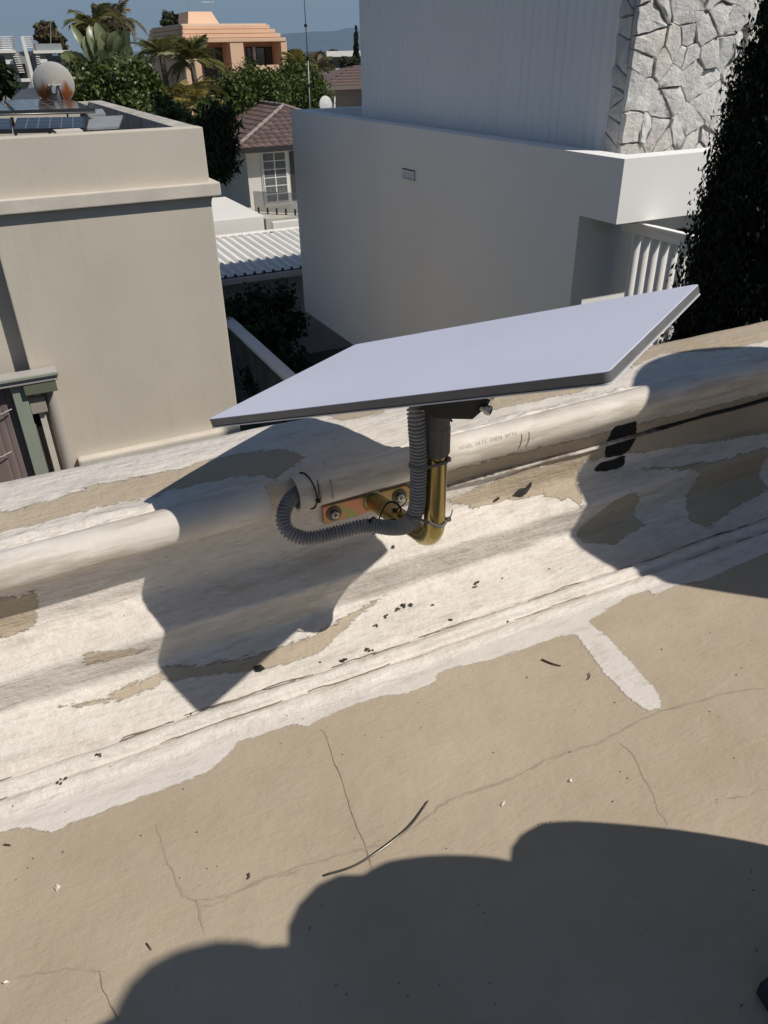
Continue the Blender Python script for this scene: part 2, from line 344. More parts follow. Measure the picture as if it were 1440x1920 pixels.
xs = np.concatenate([np.linspace(-5, -1.1, 8)[:-1], np.arange(-1.1, 2.3, 0.012), np.linspace(2.3, 7, 10)]); ys = np.concatenate([np.linspace(-6, -0.3, 12)[:-1], np.arange(-0.3, 0.99, 0.012)])
XX, YY = np.meshgrid(xs, ys, indexing='ij')
ZZ = FLOOR + 0.0035*vn(XX/0.35, YY/0.3, 41) + 0.0016*vn(XX/0.10, YY/0.09, 42) + 0.0006*vn(XX/0.03, YY/0.03, 43)
me = gridmesh('roof_deck', np.stack([XX, YY, ZZ], -1))
def dk(px, py): p = P(px, py, Z=FLOOR); return (p[0], p[1])
STRIP = [(-100,1590),(0,1562),(50,1552),(105,1562),(120,1545),(180,1527),(260,1495),(330,1470),(385,1450),(420,1420),(437,1405),(440,1392),(500,1372),(540,1362),(548,1352),(575,1365),(585,1355),(650,1325),(715,1305),(760,1300),(815,1283),(818,1265),(840,1255),(930,1235),(1000,1212),(1020,1205),(1045,1195),(1080,1190),(1090,1205),(1130,1260),(1180,1310),(1215,1335),(1240,1330),(1235,1300),(1190,1250),(1140,1195),(1100,1165),(1130,1150),(1150,1135),(1195,1110),(1215,1105),(1225,1118),(1260,1100),(1330,1085),(1380,1060),(1440,1035),(1500,1010)]
q = np.stack([XX.ravel(), YY.ravel()], 1)
poly = [dk(*p) for p in STRIP]; poly = [(-5, poly[0][1]+0.3)] + poly + [(7, poly[-1][1]), (7, 1.2), (-5, 1.2)]
attr(me, 'beige', np.clip(-sdf(q, poly), -0.08, 0.08))
DIRT = [[(560,1395),(585,1385),(610,1375),(680,1355)], [(600,1362),(612,1390),(618,1410)], [(705,1382),(760,1352),(820,1320),(900,1285),(980,1262),(1040,1235),(1080,1210)], [(1150,1160),(1200,1165),(1260,1140),(1290,1120)], [(680,1470),(690,1462)], [(1010,1240),(1045,1250)]]
attr(me, 'dirt', np.clip(np.min([pdist(q, [dk(*p) for p in l]) for l in DIRT], axis=0), 0, 0.1))
deck = link('roof_deck', me, M_DECK, smooth=True); tag(deck, kind='structure')
# broken seams along the lapped sealant strips at the parapet foot
for k_, (s_i, o_s) in enumerate(((24, 0.0), (30, 0.0), (23, 0.012))):
    sa = SARC[s_i]+o_s; x0 = -0.6
    while x0 < 1.6:
        L_ = random.uniform(0.05, 0.22); xx = np.arange(x0, x0+L_, 0.006)
        if random.random() < 0.72 and len(xx) > 4:
            ss = sa+0.004*vn(xx/0.05, 0*xx+k_, 91)+0.002*vn(xx/0.012, 0*xx+k_, 92); w_ = 0.010*vn(xx/0.6, 0*xx, 21)+0.004*vn(xx/0.12, 0*xx, 22)
            pt = np.stack([xx, np.interp(ss, SARC, PROF[:, 0])-w_, np.interp(ss, SARC, PROF[:, 1])+0.0012], 1)
            MB().tube(pt, 0.0004+0.0007*(vn(xx/0.02, 0*xx+k_, 93)+0.5), 5).build('seam_crack', mat('seam_dirt', (0.20, 0.165, 0.125), 0.9, var=0.4, vs_=80), parapet, smooth=True)
        x0 += L_+random.uniform(0.01, 0.06)
# hairline cracks in the coating
def ribbon(name, line, w, m, parent, h=0.0005, jit=0.0016, taper=True):
    pts = np.array([(*dk(*p), FLOOR) for p in line]); pts = spline(pts, len(pts)*9)
    pts[:, 0] += jit*2*vn(np.arange(len(pts))/2.3, 0*pts[:, 0], 51); pts[:, 1] += jit*2*vn(np.arange(len(pts))/1.7, 0*pts[:, 0], 52)
    pts[:, 2] = FLOOR + 0.0035*vn(pts[:, 0]/0.35, pts[:, 1]/0.3, 41) + 0.0016*vn(pts[:, 0]/0.10, pts[:, 1]/0.09, 42) + 0.0006*vn(pts[:, 0]/0.03, pts[:, 1]/0.03, 43)
    T = np.gradient(pts, axis=0); T /= np.linalg.norm(T, axis=1)[:, None]; S = np.stack([-T[:, 1], T[:, 0], 0*T[:, 0]], 1)
    n = len(pts); ww = w*(0.55+0.9*(vn(np.arange(n)/3.0, np.zeros(n), 53)+0.5)); 
    if taper: ww = ww*np.clip(np.minimum(np.arange(n), n-1-np.arange(n))/6.0, 0.15, 1)
    V = np.concatenate([pts+S*ww[:, None]/2, pts-S*ww[:, None]/2, pts]); V[:2*n, 2] += 0.0004; V[2*n:, 2] += h
    i = np.arange(n-1); F = np.concatenate([np.stack([i, i+1, 2*n+i+1, 2*n+i], 1), np.stack([2*n+i, 2*n+i+1, n+i+1, n+i], 1)])
    return link(name, nmesh(name, V, F), m, parent)
mc1 = mat('crack_filled', (0.355, 0.295, 0.215), 0.7, var=0.15, vs_=30); mc2 = mat('crack_dark', (0.21, 0.17, 0.125), 0.9, var=0.4, vs_=60)
ribbon('crack', [(370,1690),(420,1680),(480,1655),(520,1640),(600,1615),(690,1590),(740,1575),(800,1535),(830,1510),(870,1490),(920,1475),(980,1450),(1015,1430),(1040,1420),(1100,1400),(1130,1390),(1165,1370),(1230,1338),(1290,1320),(1360,1302),(1440,1290)], 0.0034, mc1, deck)
ribbon('crack', [(372,1700),(400,1696),(450,1672),(505,1645),(540,1640),(570,1628)], 0.003, mc1, deck)
ribbon('crack', [(600,1365),(612,1380),(625,1425),(640,1460),(655,1510),(668,1550),(685,1585),(700,1640)], 0.0013, mc2, deck, jit=0.0008)
ribbon('crack', [(293,1545),(310,1600),(330,1650),(345,1680),(370,1690),(375,1720),(385,1750)], 0.003, mc1, deck)
ribbon('crack', [(1165,1395),(1190,1420),(1205,1455),(1225,1490),(1235,1520),(1252,1548)], 0.0028, mc1, deck)
ribbon('crack', [(1360,1500),(1400,1492),(1440,1480)], 0.0026, mc1, deck)
ribbon('crack', [(30,1835),(90,1822),(150,1818),(200,1825)], 0.0030, mc1, deck)
ribbon('crack', [(187,1820),(192,1850),(210,1890),(225,1918)], 0.0014, mc2, deck, jit=0.0008)
# ragged flashing lip on the wall face under the pipe
xl = np.arange(0.5, 2.6, 0.004); n = len(xl); i = np.arange(n)
lz = -0.714+0.012*(xl-1.0)+0.006*vn(xl/0.25, 0*xl, 61); ly = 1.094+0*xl
prt = 0.008+0.005*vn(xl/0.11, 0*xl, 62)+0.0012*vn(xl/0.02, 0*xl, 63); th = 0.0018+0.0025*(vn(xl/0.09, 0*xl, 64)+0.5)
Gl = np.stack([np.stack([xl, ly+0.004, lz+th*1.5], 1), np.stack([xl, ly-prt*0.6, lz+th], 1), np.stack([xl, ly-prt, lz+th*0.2], 1), np.stack([xl, ly-prt*0.85, lz-th*0.6], 1), np.stack([xl, ly+0.004, lz-th], 1)], 1)
lipm = bpy.data.materials.new('flashing_edge'); t, b, o_ = nodes_of(lipm); v = coords(t); sx = t.nodes.new('ShaderNodeSeparateXYZ'); t.links.new(v, sx.inputs[0])
dark = ramp(t, math_node(t, 'ADD', sx.outputs[0], math_node(t, 'MULTIPLY', noise(t, v, 30, 5), 0.2)), 1.20, 1.30)
c = mix(t, ramp(t, noise(t, v, 22, 4, 0.6), 0.40, 0.6), (0.55, 0.50, 0.44), (0.22, 0.185, 0.15)); c = mix(t, dark, c, (0.012, 0.011, 0.010)); t.links.new(c, b.inputs['Base Color']); b.inputs['Roughness'].default_value = 0.75
bump(t, b, noise(t, v, 200, 5), 0.6, 0.003)
link('flashing_edge', gridmesh('flashing_edge', Gl), lipm, parapet, smooth=True)

# ================================================================== cable pipes on the parapet
PR = 0.0305
def pc(x): return np.array([x, 1.070+0.004*(x-0.45), -0.6335+0.016*(x-0.5)])
pm = bpy.data.materials.new('pipe_paint'); t, b, o_ = nodes_of(pm); v = coords(t); vst = coords(t, (0.15, 1, 1))
c = mix(t, ramp(t, noise(t, v, 9, 6), 0.40, 0.62), (0.60, 0.545, 0.475), (0.70, 0.645, 0.58)); c = mix(t, math_node(t, 'MULTIPLY', ramp(t, noise(t, vst, 22, 7, 0.7), 0.50, 0.62), 0.75), c, (0.43, 0.375, 0.29))
t.links.new(c, b.inputs['Base Color']); b.inputs['Roughness'].default_value = 0.62; bump(t, b, math_node(t, 'ADD', noise(t, vst, 120, 5), noise(t, v, 40, 4)), 0.5, 0.002)
def pipe(x0, x1, label):
    xs = np.concatenate([np.linspace(x0, min(x1, max(x0, -1)), 6)[:-1] if x0 < -1 else [], np.arange(max(x0, -1), min(x1, 2.3), 0.012), [min(x1, 2.3)] if x1 < 2.3 else np.linspace(2.3, x1, 6)])
    seg = 40; a = np.arange(seg+1)*2*math.pi/seg; G = []
    for x in xs:
        c = pc(x)
        rr = PR+0.0007*vn(np.full(seg+1, x/0.07), np.cos(a)*2+np.sin(a)*2, 71)
        G.append(np.stack([np.full(seg+1, x), c[1]+np.cos(a)*rr, c[2]+np.sin(a)*rr], 1))
    G = np.array(G); inner = np.stack([np.stack([np.full(seg+1, x), pc(x)[1]+np.cos(a)*(PR-0.004), pc(x)[2]+np.sin(a)*(PR-0.004)], 1) for x in (x0+0.10, x0)]) if x0 > -1 else None
    if inner is not None: G = np.concatenate([inner, G])
    if x1 < 2: G = np.concatenate([G, np.stack([np.stack([np.full(seg+1, x), pc(x)[1]+np.cos(a)*(PR-0.004), pc(x)[2]+np.sin(a)*(PR-0.004)], 1) for x in (x1, x1-0.1)])])
    base = pc(max(x0, -1)); o = link('cable_pipe', gridmesh('cable_pipe', G-base), pm, None, base, smooth=40)
    tag(o, label, 'pipe', 'painted pipes along the parapet'); return o
XA = P(506, 945, Y=1.045)[0]; XB = P(560, 940, Y=1.05)[0]
pipe(-5, XA, 'painted plastic pipe on the parapet ending left of the ribbed hose')
pipe2 = pipe(XB, 7, 'painted plastic pipe on the parapet with the ribbed hose entering its open end')
M_SEAL = mat('sealant', (0.70, 0.645, 0.58), 0.6, var=0.12, vs_=30, bmp=0.5, bs=90, dist=0.004)
for xa_, xb_ in ((-1.0, XA-0.004), (XB+0.01, 2.2)):
    xx = np.arange(xa_, xb_, 0.0035); o0 = np.array([pc(x) for x in xx]); r_ = 0.0042+0.0058*np.clip(vn(xx/0.028, 0*xx, 95)+0.35, 0, 1)+0.0026*vn(xx/0.009, 0*xx, 96)
    o0[:, 1] += 0.0245+0.006*vn(xx/0.045, 0*xx, 97); o0[:, 2] += PR*0.62+0.0035*vn(xx/0.02, 0*xx, 98)
    mb = MB(); mb.tube(o0, np.maximum(r_, 0.0018), 9); mb.build('sealant_bead', M_SEAL, parapet, smooth=True)
# faint print pressed through the paint of the pipe
def text(body, size, org, right, up, nrm, m, parent, name='print', depth=0.0003):
    cu = bpy.data.curves.new(name, 'FONT'); cu.body = body; cu.size = size; cu.extrude = depth; cu.space_character = 1.15
    ob = bpy.data.objects.new(name, cu); COL.objects.link(ob); bpy.context.view_layer.update()
    me = bpy.data.meshes.new_from_object(ob.evaluated_get(bpy.context.evaluated_depsgraph_get())); bpy.data.objects.remove(ob)
    V = np.array([vv.co[:] for vv in me.vertices]); off = base_of(parent)
    W = np.asarray(org)+V[:, :1]*right+V[:, 1:2]*up+V[:, 2:3]*nrm-off; me.vertices.foreach_set('co', W.astype(np.float32).ravel()); me.update()
    return link(name, me, m, parent)
th_ = R(38); nn = np.array([0, -math.cos(th_), math.sin(th_)]); uu = np.array([0, math.sin(th_), math.cos(th_)])
xt = P(862, 838, Y=1.045)[0]
text('80405  10:11  43070  09:14', 0.0095, pc(xt)+nn*(PR+0.0004)-uu*0.004, np.array([1, 0.004, 0.016]), uu, nn, mat('pipe_print', (0.57, 0.515, 0.45), 0.6), pipe2)
# sealant drips: rings and runs on the pipe
for x in (P(978, 830, Y=1.04)[0], P(992, 828, Y=1.04)[0]):
    a = np.linspace(R(150), R(215), 12); MB().tube([pc(x+0.002*math.sin(k*3))+np.array([0, math.cos(k)*(PR+0.0006), math.sin(k)*(PR+0.0006)]) for k in a], 0.0012, 6).build('paint_run', pm, pipe2, smooth=True)
for x, a0, a1, w in ((P(600, 935, Y=1.045)[0], 140, 205, 0.0022), (P(622, 930, Y=1.045)[0], 135, 200, 0.0018)):
    a = np.linspace(R(a0), R(a1), 12); MB().tube([pc(x)+np.array([0, math.cos(k)*(PR+0.0002), math.sin(k)*(PR+0.0002)]) for k in a], w, 6).build('paint_run', mat('beige_run', BEI, 0.6), pipe2, smooth=True)

# ================================================================== satellite antenna on its pole
DC = np.array([0.524, 0.884, -0.364]); E1 = np.array([0.501, -0.812, 0.301]); E2 = np.array([0.852, 0.524, -0.005]); EN = np.array([-0.154, 0.259, 0.954])
E1 /= np.linalg.norm(E1); E2 -= E1*(E1@E2); E2 /= np.linalg.norm(E2); EN = np.cross(E1, E2)
PX, PYY = 0.503, 0.866
ant = thing('satellite_antenna', DC-EN*0.02, 'flat white rectangular satellite antenna with grey rim tilted above the parapet', 'antenna')
def dpt(a, b_, c_): return DC+E1*a+E2*b_+EN*c_
def rrect(hx_, hy_, r, seg=6):
    out = []
    for (sx_, sy_, a0) in ((1, -1, -90), (1, 1, 0), (-1, 1, 90), (-1, -1, 180)):
        for k in range(seg+1):
            a = R(a0+90*k/seg); out.append((sx_*(hx_-r)+r*math.cos(a), sy_*(hy_-r)+r*math.sin(a)))
    return out
def ringstack(levels):
    mb = MB(); n = len(rrect(1, 1, .1)); V = []; F = []
    for hx_, hy_, r, h in levels: V += [dpt(a, b_, h) for a, b_ in rrect(hx_, hy_, r)]
    for l in range(len(levels)-1): F += [(l*n+i, l*n+(i+1) % n, (l+1)*n+(i+1) % n, (l+1)*n+i) for i in range(n)]
    F += [tuple(range(n))[::-1], tuple(range((len(levels)-1)*n, len(levels)*n))]
    return mb.add(V, F)
M_FACE = mat('antenna_white', (0.75, 0.765, 0.90), 0.36, var=0.03, vs_=4, spec=0.5, dirt=((0.64, 0.645, 0.74), 9, 0.62, 0.25))
M_RIM = mat('antenna_rim', (0.13, 0.13, 0.135), 0.42, var=0.15, vs_=20, spec=0.5, bmp=0.05, bs=300)
M_EDGE = mat('antenna_back', (0.62, 0.62, 0.64), 0.4, var=0.02)
M_BRK = mat('bracket_plastic', (0.014, 0.0145, 0.015), 0.5, var=0.2, vs_=30, bmp=0.15, bs=700)
M_COL = mat('collar_grey', (0.105, 0.10, 0.098), 0.5, var=0.12, vs_=40, bmp=0.15, bs=500)
hx0, hy0 = 0.297, 0.1915
ringstack([(hx0-0.001, hy0-0.001, 0.008, -0.0012), (hx0-0.0006, hy0-0.0006, 0.008, -0.0004), (hx0-0.0016, hy0-0.0016, 0.0075, 0.0)]).build('panel_face', M_FACE, ant)
ringstack([(hx0-0.004, hy0-0.004, 0.008, -0.0122), (hx0-0.001, hy0-0.001, 0.009, -0.0116), (hx0, hy0, 0.009, -0.0104), (hx0, hy0, 0.009, -0.0012)]).build('rim', M_RIM, ant, smooth=30)
ringstack([(hx0-0.008, hy0-0.008, 0.008, -0.0150), (hx0+0.0006, hy0+0.0006, 0.009, -0.0138), (hx0+0.0006, hy0+0.0006, 0.009, -0.0123)]).build('back_panel', M_EDGE, ant, smooth=30)
# bracket wedge between back panel and pole
bc = dpt(0.0, 0.0, -0.021); YBR = 0.846
BRK = [(775, 725), (922, 700), (927, 738), (914, 763), (886, 787), (815, 786), (789, 766)]
MB().prism([P(a, b_, Y=YBR) for a, b_ in BRK], _f*0.052).build('tilt_bracket', M_BRK, ant, bevel=0.002)
MB().prism([P(a, b_, Y=YBR)-_f*0.0012 for a, b_ in [(800, 735), (905, 720), (906, 745), (880, 775), (820, 775), (803, 762)]], -_f*0.0012).build('bracket_cover', M_BRK, ant, bevel=0.0005)
for a, b_ in ((916, 738), (911, 766)):
    cc = P(a, b_, Y=YBR)-_f*0.004
    MB().lathe([(0.0050, -0.014), (0.0050, -0.002), (0.0075, -0.001), (0.0075, 0.006), (0.0062, 0.0075), (0.0042, 0.0072), (0.0040, 0.003)], cc, 16, axis=_r*0.85-_f*0.45-np.array([0, 0, 0.15])).build('bolt', mat('bolt_steel', (0.45, 0.45, 0.46), 0.22, 1.0), ant, smooth=35)
zc1 = -0.435; zc0 = -0.508
MB().lathe([(0.0165, zc0), (0.0205, zc0+0.004), (0.0205, zc0+0.045), (0.0195, zc0+0.047), (0.0195, zc1), (0.015, zc1+0.004)], (PX, PYY, 0), 12).build('pole_collar', M_COL, ant, smooth=20)
for k in range(6):
    z = zc0+0.055+k*0.0065; MB().obox((PX+0.0185, PYY-0.006, z), (0.0012, 0.0004, 0), (0, 0.006, 0.0012), (0, 0, 0.0012)).build('grip_ridge', M_COL, ant)

# J shaped pole and wall plate
pole_m = bpy.data.materials.new('zinc_gold'); t, b, o_ = nodes_of(pole_m); v = coords(t, (1, 1, 0.35))
c = mix(t, ramp(t, noise(t, v, 28, 4), 0.38, 0.62), (0.46, 0.37, 0.15), (0.33, 0.30, 0.13)); c = mix(t, ramp(t, noise(t, v, 55, 4), 0.55, 0.7), c, (0.36, 0.20, 0.12)); t.links.new(c, b.inputs['Base Color'])
b.inputs['Metallic'].default_value = 0.92; b.inputs['Roughness'].default_value = 0.22; bump(t, b, noise(t, v, 300, 3), 0.06, 0.001)
plate_m = bpy.data.materials.new('zinc_iridescent'); t, b, o_ = nodes_of(plate_m); v = coords(t)
c = mix(t, ramp(t, noise(t, v, 17, 3), 0.35, 0.55), (0.33, 0.28, 0.09), (0.47, 0.22, 0.155)); c = mix(t, ramp(t, noise(t, v, 30, 3), 0.52, 0.68), c, (0.27, 0.31, 0.12)); t.links.new(c, b.inputs['Base Color'])
b.inputs['Metallic'].default_value = 0.75; b.inputs['Roughness'].default_value = 0.35
ZARM = -0.668; RB = 0.045; YW = 1.0915
pole = thing('mounting_pole', (PX, PYY, ZARM-0.015), 'gold zinc plated J shaped pole bolted to the parapet under the antenna', 'pole')
path = [(PX, PYY, zc0+0.03), (PX, PYY, -0.58), (PX, PYY, ZARM+RB)]
for k in range(1, 9):
    a = R(90*k/9); path.append((PX, PYY+RB-RB*math.cos(a), ZARM+RB-RB*math.sin(a)))
path += [(PX, PYY+RB, ZARM)]
ARMDZ = -0.034
for k in np.linspace(0.15, 1, 6): path.append((PX, PYY+RB+(YW-0.004-PYY-RB)*k, ZARM+ARMDZ*k))
MB().tube(path, 0.0168, 24).build('bent_tube', pole_m, pole, smooth=40)
ZP = ZARM+ARMDZ; 
px0 = P(604, 965, Y=YW)[0]; px1 = P(772, 940, Y=YW)[0]+0.03
pl = MB().box((px0, YW-0.006, ZP-0.020), (px1, YW, ZP+0.016)).build('wall_plate', plate_m, pole, bevel=0.0012)
MB().lathe([(0.0215, 0), (0.0205, 0.003), (0.0172, 0.004)], (PX, YW-0.006, ZP), 24, axis=(0, -1, 0.25)).build('weld', pole_m, pole, smooth=40)
M_NUT = mat('nut_steel', (0.42, 0.42, 0.40), 0.32, 0.9)
for x in (px0+0.020, P(746, 943, Y=YW)[0], ):
    ba = np.array([x, YW-0.006, ZP-0.002])
    bo = MB().lathe([(0.0085, 0.002), (0.0085, 0.008), (0.0072, 0.0095), (0.0045, 0.0100)], ba, 6, axis=(0, -1, 0)).build('bolt', M_NUT, pole, bevel=0.0006)
    MB().lathe([(0.0145, 0), (0.0145, 0.002), (0.011, 0.0025)], ba, 24, axis=(0, -1, 0)).build('washer', mat('washer_dark', (0.10, 0.10, 0.09), 0.4, 0.8), bo if False else pole, smooth=40)
    MB().lathe([(0.0036, 0.008), (0.0036, 0.015), (0.003, 0.016)], ba, 12, axis=(0, -1, 0)).build('stud', M_NUT, pole, smooth=40)
ba = np.array([P(762, 922, Y=YW)[0], YW-0.02, ZP+0.020]); MB().lathe([(0.006, -0.01), (0.006, 0.012), (0.004, 0.013)], ba, 10, axis=(0, -1, 0)).build('bolt', M_NUT, pole, smooth=40)

# ribbed flexible hose
HOSE = [(600,905,1.090),(578,915,1.085),(556,926,1.066),(538,946,1.045),(531,974,1.028),(543,998,1.012),(578,1009,1.000),(630,999,0.985),(690,986,0.962),(735,990,0.925),(764,984,0.890),(780,955,0.868),(784,910,0.862),(784,850,0.858),(781,800,0.858),(779,768,0.862),(780,745,0.868)]
hp = spline([P(a, b_, Y=y) for a, b_, y in HOSE], 1600); dl = np.concatenate([[0], np.cumsum(np.linalg.norm(np.diff(hp, axis=0), axis=1))])
PIT = 0.0056; fr_ = np.array([0.0, 0.10, 0.24, 0.45, 0.66, 0.80, 0.90]); rad_f = np.array([0.0092, 0.0094, 0.0122, 0.0127, 0.0122, 0.0094, 0.0092])
nr_ = int(dl[-1]/PIT); sl = (np.arange(nr_)[:, None]*PIT+fr_[None, :]*PIT).ravel(); rr = np.tile(rad_f, nr_)*(1+0.015*np.repeat(vn(np.arange(nr_)/3.0, np.zeros(nr_), 81), 7)); hp = np.stack([np.interp(sl, dl, hp[:, k]) for k in range(3)], 1)
hm = mat('hose_grey', (0.22, 0.22, 0.225), 0.5, var=0.18, vs_=60, bmp=0.1, bs=500, dirt=((0.33, 0.31, 0.28), 25, 0.52, 0.4))
MB().tube(hp, rr, 20).build('ribbed_hose', hm, None, smooth=50, loc=P(640, 995, Y=0.985))
tag(bpy.data.objects['ribbed_hose'], 'grey ribbed flexible cable hose looping from the pipe end up to the antenna', 'hose')
# cable ties
def tie(pts, label, m, w=0.0022, closed=True, tail=None, head=None):
    p = spline(np.vstack([pts, pts[:1]]) if closed else pts, 60); ctr = p.mean(0)
    o = thing('cable_tie', ctr, label, 'cable tie', 'cable ties on the hose and pole')
    mb = MB(); 
    for dz in (-w*0.7, 0, w*0.7): mb.tube(p+np.array([0, 0, dz]), 0.0010, 6, cap=not closed)
    mb.build('strap', m, o, smooth=True)
    hd = np.asarray(head); MB().obox(hd, (0.0035, 0, 0), (0, 0.0028, 0), (0, 0, 0.0032)).build('head', m, o, bevel=0.0006)
    if tail is not None: MB().tube(spline(np.vstack([[hd], tail]), 14), np.linspace(0.0013, 0.0008, 14), 6).build('tail', m, o, smooth=True)
    return o
M_TG = mat('tie_grey', (0.12, 0.12, 0.11), 0.5); M_TB = mat('tie_black', (0.008, 0.008, 0.008), 0.45)
def ring2(c1, r1, c2, r2, z1, z2):
    c1 = np.array(c1); c2 = np.array(c2); d = (c2-c1)/np.linalg.norm(c2-c1); n_ = np.array([-d[1], d[0]]); out = []
    for a in np.linspace(90, 270, 7): out.append((*(c1+r1*(math.cos(R(a))*d+math.sin(R(a))*n_)), z1))
    for a in np.linspace(-90, 90, 7): out.append((*(c2+r2*(math.cos(R(a))*d+math.sin(R(a))*n_)), z2))
    return np.array(out)
def hose_at(z): 
    k = np.argmin(np.abs(hp[:, 2]-z)+(hp[:, 1] > 0.9)*9); return hp[k]
h1 = hose_at(-0.516); tie(ring2(h1[:2], 0.0135, (PX, PYY), 0.0185, -0.514, -0.515), 'grey cable tie around hose and pole just below the antenna collar', M_TG, head=(PX+0.014, PYY-0.012, -0.514))
h2 = hose_at(-0.600); tie(ring2(h2[:2], 0.0140, (PX, PYY), 0.0185, -0.604, -0.622), 'grey cable tie around hose and pole at the bend', M_TG, head=(PX+0.020, PYY-0.008, -0.621), tail=np.array([(PX+0.022, PYY-0.012, -0.612), (PX+0.026, PYY-0.010, -0.604)]))
k3 = np.argmin(np.linalg.norm(hp-P(700, 986, Y=0.955), axis=1)); hc = hp[k3]; tg = hp[k3+8]-hp[k3-8]; tg /= np.linalg.norm(tg); u3 = np.cross(tg, (0, 0, 1)); u3 /= np.linalg.norm(u3); w3 = np.cross(u3, tg)
ac = P(728, 966, Y=0.99); loop = [hc+0.0133*(math.cos(a)*u3+math.sin(a)*w3) for a in np.linspace(R(-60), R(-300), 9)]; loop += [ac+np.array([0.018, -0.012, -0.004]), ac+np.array([0.019, 0, 0.016]), ac+np.array([0.0, 0.008, 0.017])]
tie(np.array(loop), 'black cable tie holding the hose to the horizontal arm of the pole', M_TB, w=0.0015, head=ac+np.array([0.006, -0.012, 0.014]), tail=np.array([ac+np.array([0.022, -0.014, 0.022]), ac+np.array([0.030, -0.012, 0.030])]))
xt_ = XB+0.018; a_ = np.linspace(R(60), R(300), 16); lp = np.array([pc(xt_+0.010*math.sin((k-R(60))*0.75)) + np.array([0, math.cos(k)*(PR+0.0016), math.sin(k)*(PR+0.0016)]) for k in a_])
tie(lp, 'black cable tie strapped around the open pipe end with its tail standing up', M_TB, w=0.0012, closed=False, head=lp[8]+np.array([0.001, -0.002, 0.0]), tail=np.array([lp[8]+np.array([0.0, -0.012, 0.022]), lp[8]+np.array([-0.001, -0.012, 0.045])]))

# ================================================================== litter on the roof
def surf(px, py):
    """point and normal on parapet or deck under a pixel"""
    p = P(px, py, Z=FLOOR)
    if p[1] < 0.855: return p, np.array([0, 0, 1.0])
    X, s_ = hit(px, py); y = np.interp(s_, SARC, PROF[:, 0]); z = np.interp(s_, SARC, PROF[:, 1]); i = np.searchsorted(rows, s_)
    i = min(max(i, 1), len(rows)-1); return np.array([X, y, z]), np.array([0, ny[i], nz[i]])
def frame(n):
    t_ = np.array([1.0, 0, 0]); u = t_-n*(t_@n); u /= np.linalg.norm(u); return u, np.cross(n, u)
M_MOSS = mat('dead_moss', (0.06, 0.055, 0.045), 0.95, var=0.5, vs_=200); M_BLK = mat('tar_flake', (0.010, 0.009, 0.008), 0.7, var=0.4, vs_=80); M_PET = mat('petal', (0.75, 0.71, 0.62), 0.6); M_TWIG = mat('twig', (0.075, 0.05, 0.03), 0.9, var=0.4, vs_=120)
crumbs = [(757,1136,9,'largest dark moss crumb of the cluster right of the shadow tip'),(745,1143,6,'dark moss crumb left beside the largest one on the parapet foot'),(721,1157,6,'dark moss crumb with a tail below the largest one'),(706,1172,5,'lowest curved moss crumb of the row near the parapet foot'),(895,1094,6,'dark moss crumb alone below the pole on the lower slope'),(890,1100,4,'small crumb just left under the lone crumb below the pole'),(843,1163,7,'dark moss crumb on the ridge line at mid parapet foot'),(689,1217,7,'dark round moss crumb on the ridge above the floor'),(648,1238,8,'dark moss crumb lowest on the ridge near the shadow tip'),(810,1135,4,'tiny crumb above the ridge below the hose bend'),(868,1162,3,'tiny dark grain on the ridge right of the crumb'),(952,1165,4,'tiny crumb at the right end of the moss crumbs'),(1030,1067,3,'tiny grain high on the slope near the round shadow'),(942,1084,3,'tiny grain on the slope right of the lone crumb'),(735,1027,5,'small crumb beside the right corner of the antenna shadow'),(600,1242,3,'tiny grain on the ridge by the shadow tip'),(185,1415,5,'dark crumb on the ridge at far left'),(111,1466,6,'dark crumb below the ridge at the left edge'),(358,1342,5,'dark crumb just below the shadow tip')]
for px, py, sz, lab in crumbs:
    p, n_ = surf(px, py); u, w = frame(n_); s_ = sz*0.00075; mb = MB()
    for k in range(5):
        c_ = p+u*random.gauss(0, s_*0.7)+w*random.gauss(0, s_*0.5)+n_*s_*0.25; r_ = s_*random.uniform(0.3, 0.65); V = []
        for zz, rad in ((-0.6, 0.7), (0.1, 1.0), (0.7, 0.55)):
            for a in range(5): V.append(c_+r_*(zz*n_*0.8+rad*random.uniform(0.6, 1.25)*(math.cos(a*1.2566)*u+math.sin(a*1.2566)*w)))
        mb.add(V, [(l*5+a, l*5+(a+1) % 5, l*5+5+(a+1) % 5, l*5+5+a) for l in range(2) for a in range(5)]+[(10, 11, 12, 13, 14), (4, 3, 2, 1, 0)])
    tag(mb.build('moss_crumb', M_MOSS, None, loc=p), lab, 'moss crumb', 'moss crumbs on the parapet foot')
def flake(name, pxs, m, label, cat, lift=0.002, th=0.0012, group=None):
    p0, n_ = surf(*np.mean(pxs, 0)); pts = []
    for i, (a, b_) in enumerate(pxs):
        r_ = ray(a, b_); k = (p0@n_)/(r_@n_); pts.append(r_*k+n_*(lift+0.002*(i % 2)))
    c_ = np.mean(pts, 0)+n_*0.002; n = len(pts); V = pts+[q_-n_*th for q_ in pts]+[c_, c_-n_*th]
    F = [(i, (i+1) % n, 2*n) for i in range(n)]+[(n+(i+1) % n, n+i, 2*n+1) for i in range(n)]+[(i, n+i, n+(i+1) % n, (i+1) % n) for i in range(n)]
    return tag(MB().add(V, F).build(name, m, None, loc=p0), label, cat, group)
flake('tar_flake', [(963,927),(972,917),(985,915),(996,901),(995,912),(984,928),(975,930)], M_BLK, 'curled black tar flake on the ledge right of the pole', 'flake', 0.003)
flake('tar_flake', [(926,937),(934,932),(936,936),(928,940)], M_BLK, 'tiny black flake left of the curled tar flake', 'flake')
flake('tar_flake', [(475,1251),(489,1248),(497,1254),(492,1259),(481,1260)], M_BLK, 'small black square flake below the antenna shadow', 'flake')
